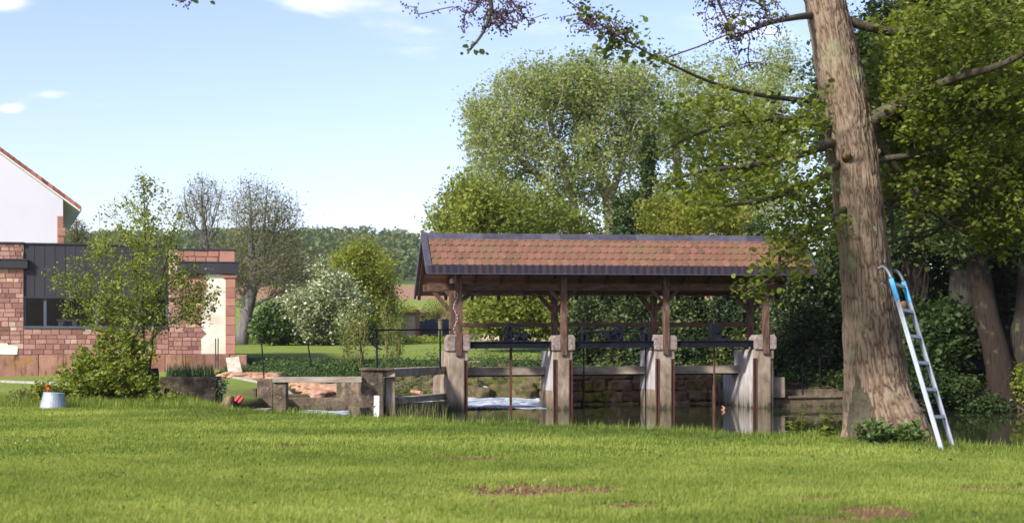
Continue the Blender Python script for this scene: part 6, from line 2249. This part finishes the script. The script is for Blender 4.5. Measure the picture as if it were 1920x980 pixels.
# tall rank grass along the water edge and round the left garden
n = 26000
tt = rg.uniform(0, 1, n)
edge_line = np.array([(-5.8, 26.0), (-4.6, 23.2), (-3.2, 21.7), (-2.0, 20.5), (0.28, 18.9), (1.6, 17.7), (2.7, 16.7), (4.0, 16.6), (5.2, 14.8), (7, 13.9)])
cum = np.linspace(0, 1, len(edge_line))
ex = np.interp(tt, cum, edge_line[:, 0]) + rg.normal(size=n) * 0.22
ey = np.interp(tt, cum, edge_line[:, 1]) + rg.normal(size=n) * 0.22
pe_ = np.stack([ex, ey, T(ex, ey)], -1)
ok = pe_[:, 2] > -0.55
pe_ = pe_[ok]
o = blades_obj('bank_tall_grass', pe_, rg.uniform(0.05, 0.15, len(pe_)) * (0.5 + vn(pe_ * 2.2, 9)), rg.uniform(0.005, 0.009, len(pe_)), rg, M['grass'], None, 0.6, 3, np.clip(rg.normal(0.42, 0.2, len(pe_)), 0, 1))
tag(o, 'long rank grass along the pond edge of the lawn', 'grass', kind='stuff')
n = 16000
x = rg.uniform(-9.5, -4.2, n)
y = rg.uniform(23.0, 27.0, n)
p = np.stack([x, y, T(x, y)], -1)
p = p[(p[:, 2] > -0.3)]
o = blades_obj('garden_tall_grass', p, rg.uniform(0.06, 0.22, len(p)) * (0.4 + vn(p * 1.8, 12)), rg.uniform(0.006, 0.010, len(p)), rg, M['grass'], None, 0.6, 3, np.clip(rg.normal(0.35, 0.2, len(p)), 0, 1))
tag(o, 'uncut grass round the trough and the garden shrub', 'grass', kind='stuff')
n = 60
# reeds before the left pier
n = 260
x = np.clip(rg.normal(size=n), -1.6, 1.6) * 0.24 - 1.35
y = np.clip(rg.normal(size=n), -1.5, 1.5) * 0.13 + 20.6
p = np.stack([x, y, np.full(n, -0.1)], -1)
o = blades_obj('reed_clump', p, rg.uniform(0.18, 0.42, n), rg.uniform(0.005, 0.008, n), rg, M['leaf_bud'], None, 0.35, 3)
tag(o, 'thin brownish reed clump on the bank before the leftmost pier', 'reeds')
n = 110
y = np.sqrt(rg.uniform(7.6 ** 2, 24 ** 2, n))
x = rg.uniform(-0.4, 0.4, n) * y
p = np.stack([x, y, T(x, y) + rg.uniform(0.02, 0.05, n)], -1)
p = p[p[:, 2] > -0.1]
V, Q, v = leaves_arrays(p, 0.032, rg, True, 1.0, 0.7)
tag(link('fallen_leaves', mesh_np('fallen_leaves', V, [Q], v), M['leaf_dry']), 'dry brown leaves lying scattered in the lawn', 'dead leaves', kind='stuff')
n = 5200
y = np.sqrt(rg.uniform(7.6 ** 2, 22 ** 2, n))
x = rg.uniform(-0.42, 0.42, n) * y
cl = vn(np.stack([x * 1.4, y * 1.4, 0 * x], -1), 77) > 0.62
x, y = x[cl], y[cl]
p = np.stack([x, y, T(x, y) + rg.uniform(0.02, 0.045, len(x))], -1)
p = p[p[:, 2] > -0.1]
V, Q, v = leaves_arrays(p, 0.028, rg, False, 2.0, 0.9)
tag(link('clover', mesh_np('clover', V, [Q], v), M['leaf_ivy']), 'small dark clover and daisy leaves in patches of the lawn', 'clover', kind='stuff')
# clods of red soil
k = 0
mbs = []
for (sx, sy, rx, ry) in SOIL:
    for q in range(int(60 * rx * ry / 0.1) + 8):
        a_, r_ = rg.uniform(0, 2 * PI), rg.random() ** 0.5 * 1.1
        s_ = rg.uniform(0.005, 0.017)
        c_ = np.array([sx + math.cos(a_) * r_ * rx, sy + math.sin(a_) * r_ * ry, s_ * 0.3])
        mbs.append((c_ + [0, 0, h_at(c_[0], c_[1])], s_))
rv, rf_, off = [], [], 0
lowv = ICO_V[:42] if False else None
_bm = bmesh.new()
bmesh.ops.create_icosphere(_bm, subdivisions=1, radius=1.0)
LV = np.array([v.co[:] for v in _bm.verts])
LFc = np.array([[v.index for v in f.verts] for f in _bm.faces])
_bm.free()
for c_, s_ in mbs:
    rv.append(LV * s_ * rg.uniform(0.6, 1.3, (len(LV), 1)) * np.array([1.2, 1.2, 0.8]) + c_)
    rf_.append(LFc + off)
    off += len(LV)
tag(link('soil_crumbs', mesh_np('soil_crumbs', np.concatenate(rv), [np.concatenate(rf_)]), M['soil']), 'crumbs of bare red soil in the lawn patches', 'soil', kind='stuff')
# --- air ---------------------------------------------------------------------------------
mb = MB()
mb.box((-1000, -560, -4), (1100, 4600, 64))
mh = bpy.data.materials.new('haze')
mh.use_nodes = True
mh.node_tree.nodes.clear()
ho = mh.node_tree.nodes.new('ShaderNodeOutputMaterial')
hv = mh.node_tree.nodes.new('ShaderNodeVolumePrincipled')
hv.inputs['Color'].default_value = (0.80, 0.88, 1.0, 1)
hv.inputs['Density'].default_value = 0.00016
hv.inputs['Anisotropy'].default_value = 0.2
mh.node_tree.links.new(hv.outputs[0], ho.inputs['Volume'])
tag(mb.build('haze', mh, None), 'thin pale air haze over the valley', 'haze', kind='stuff')
cy.volume_bounces = 0
print('done', len(bpy.data.objects))
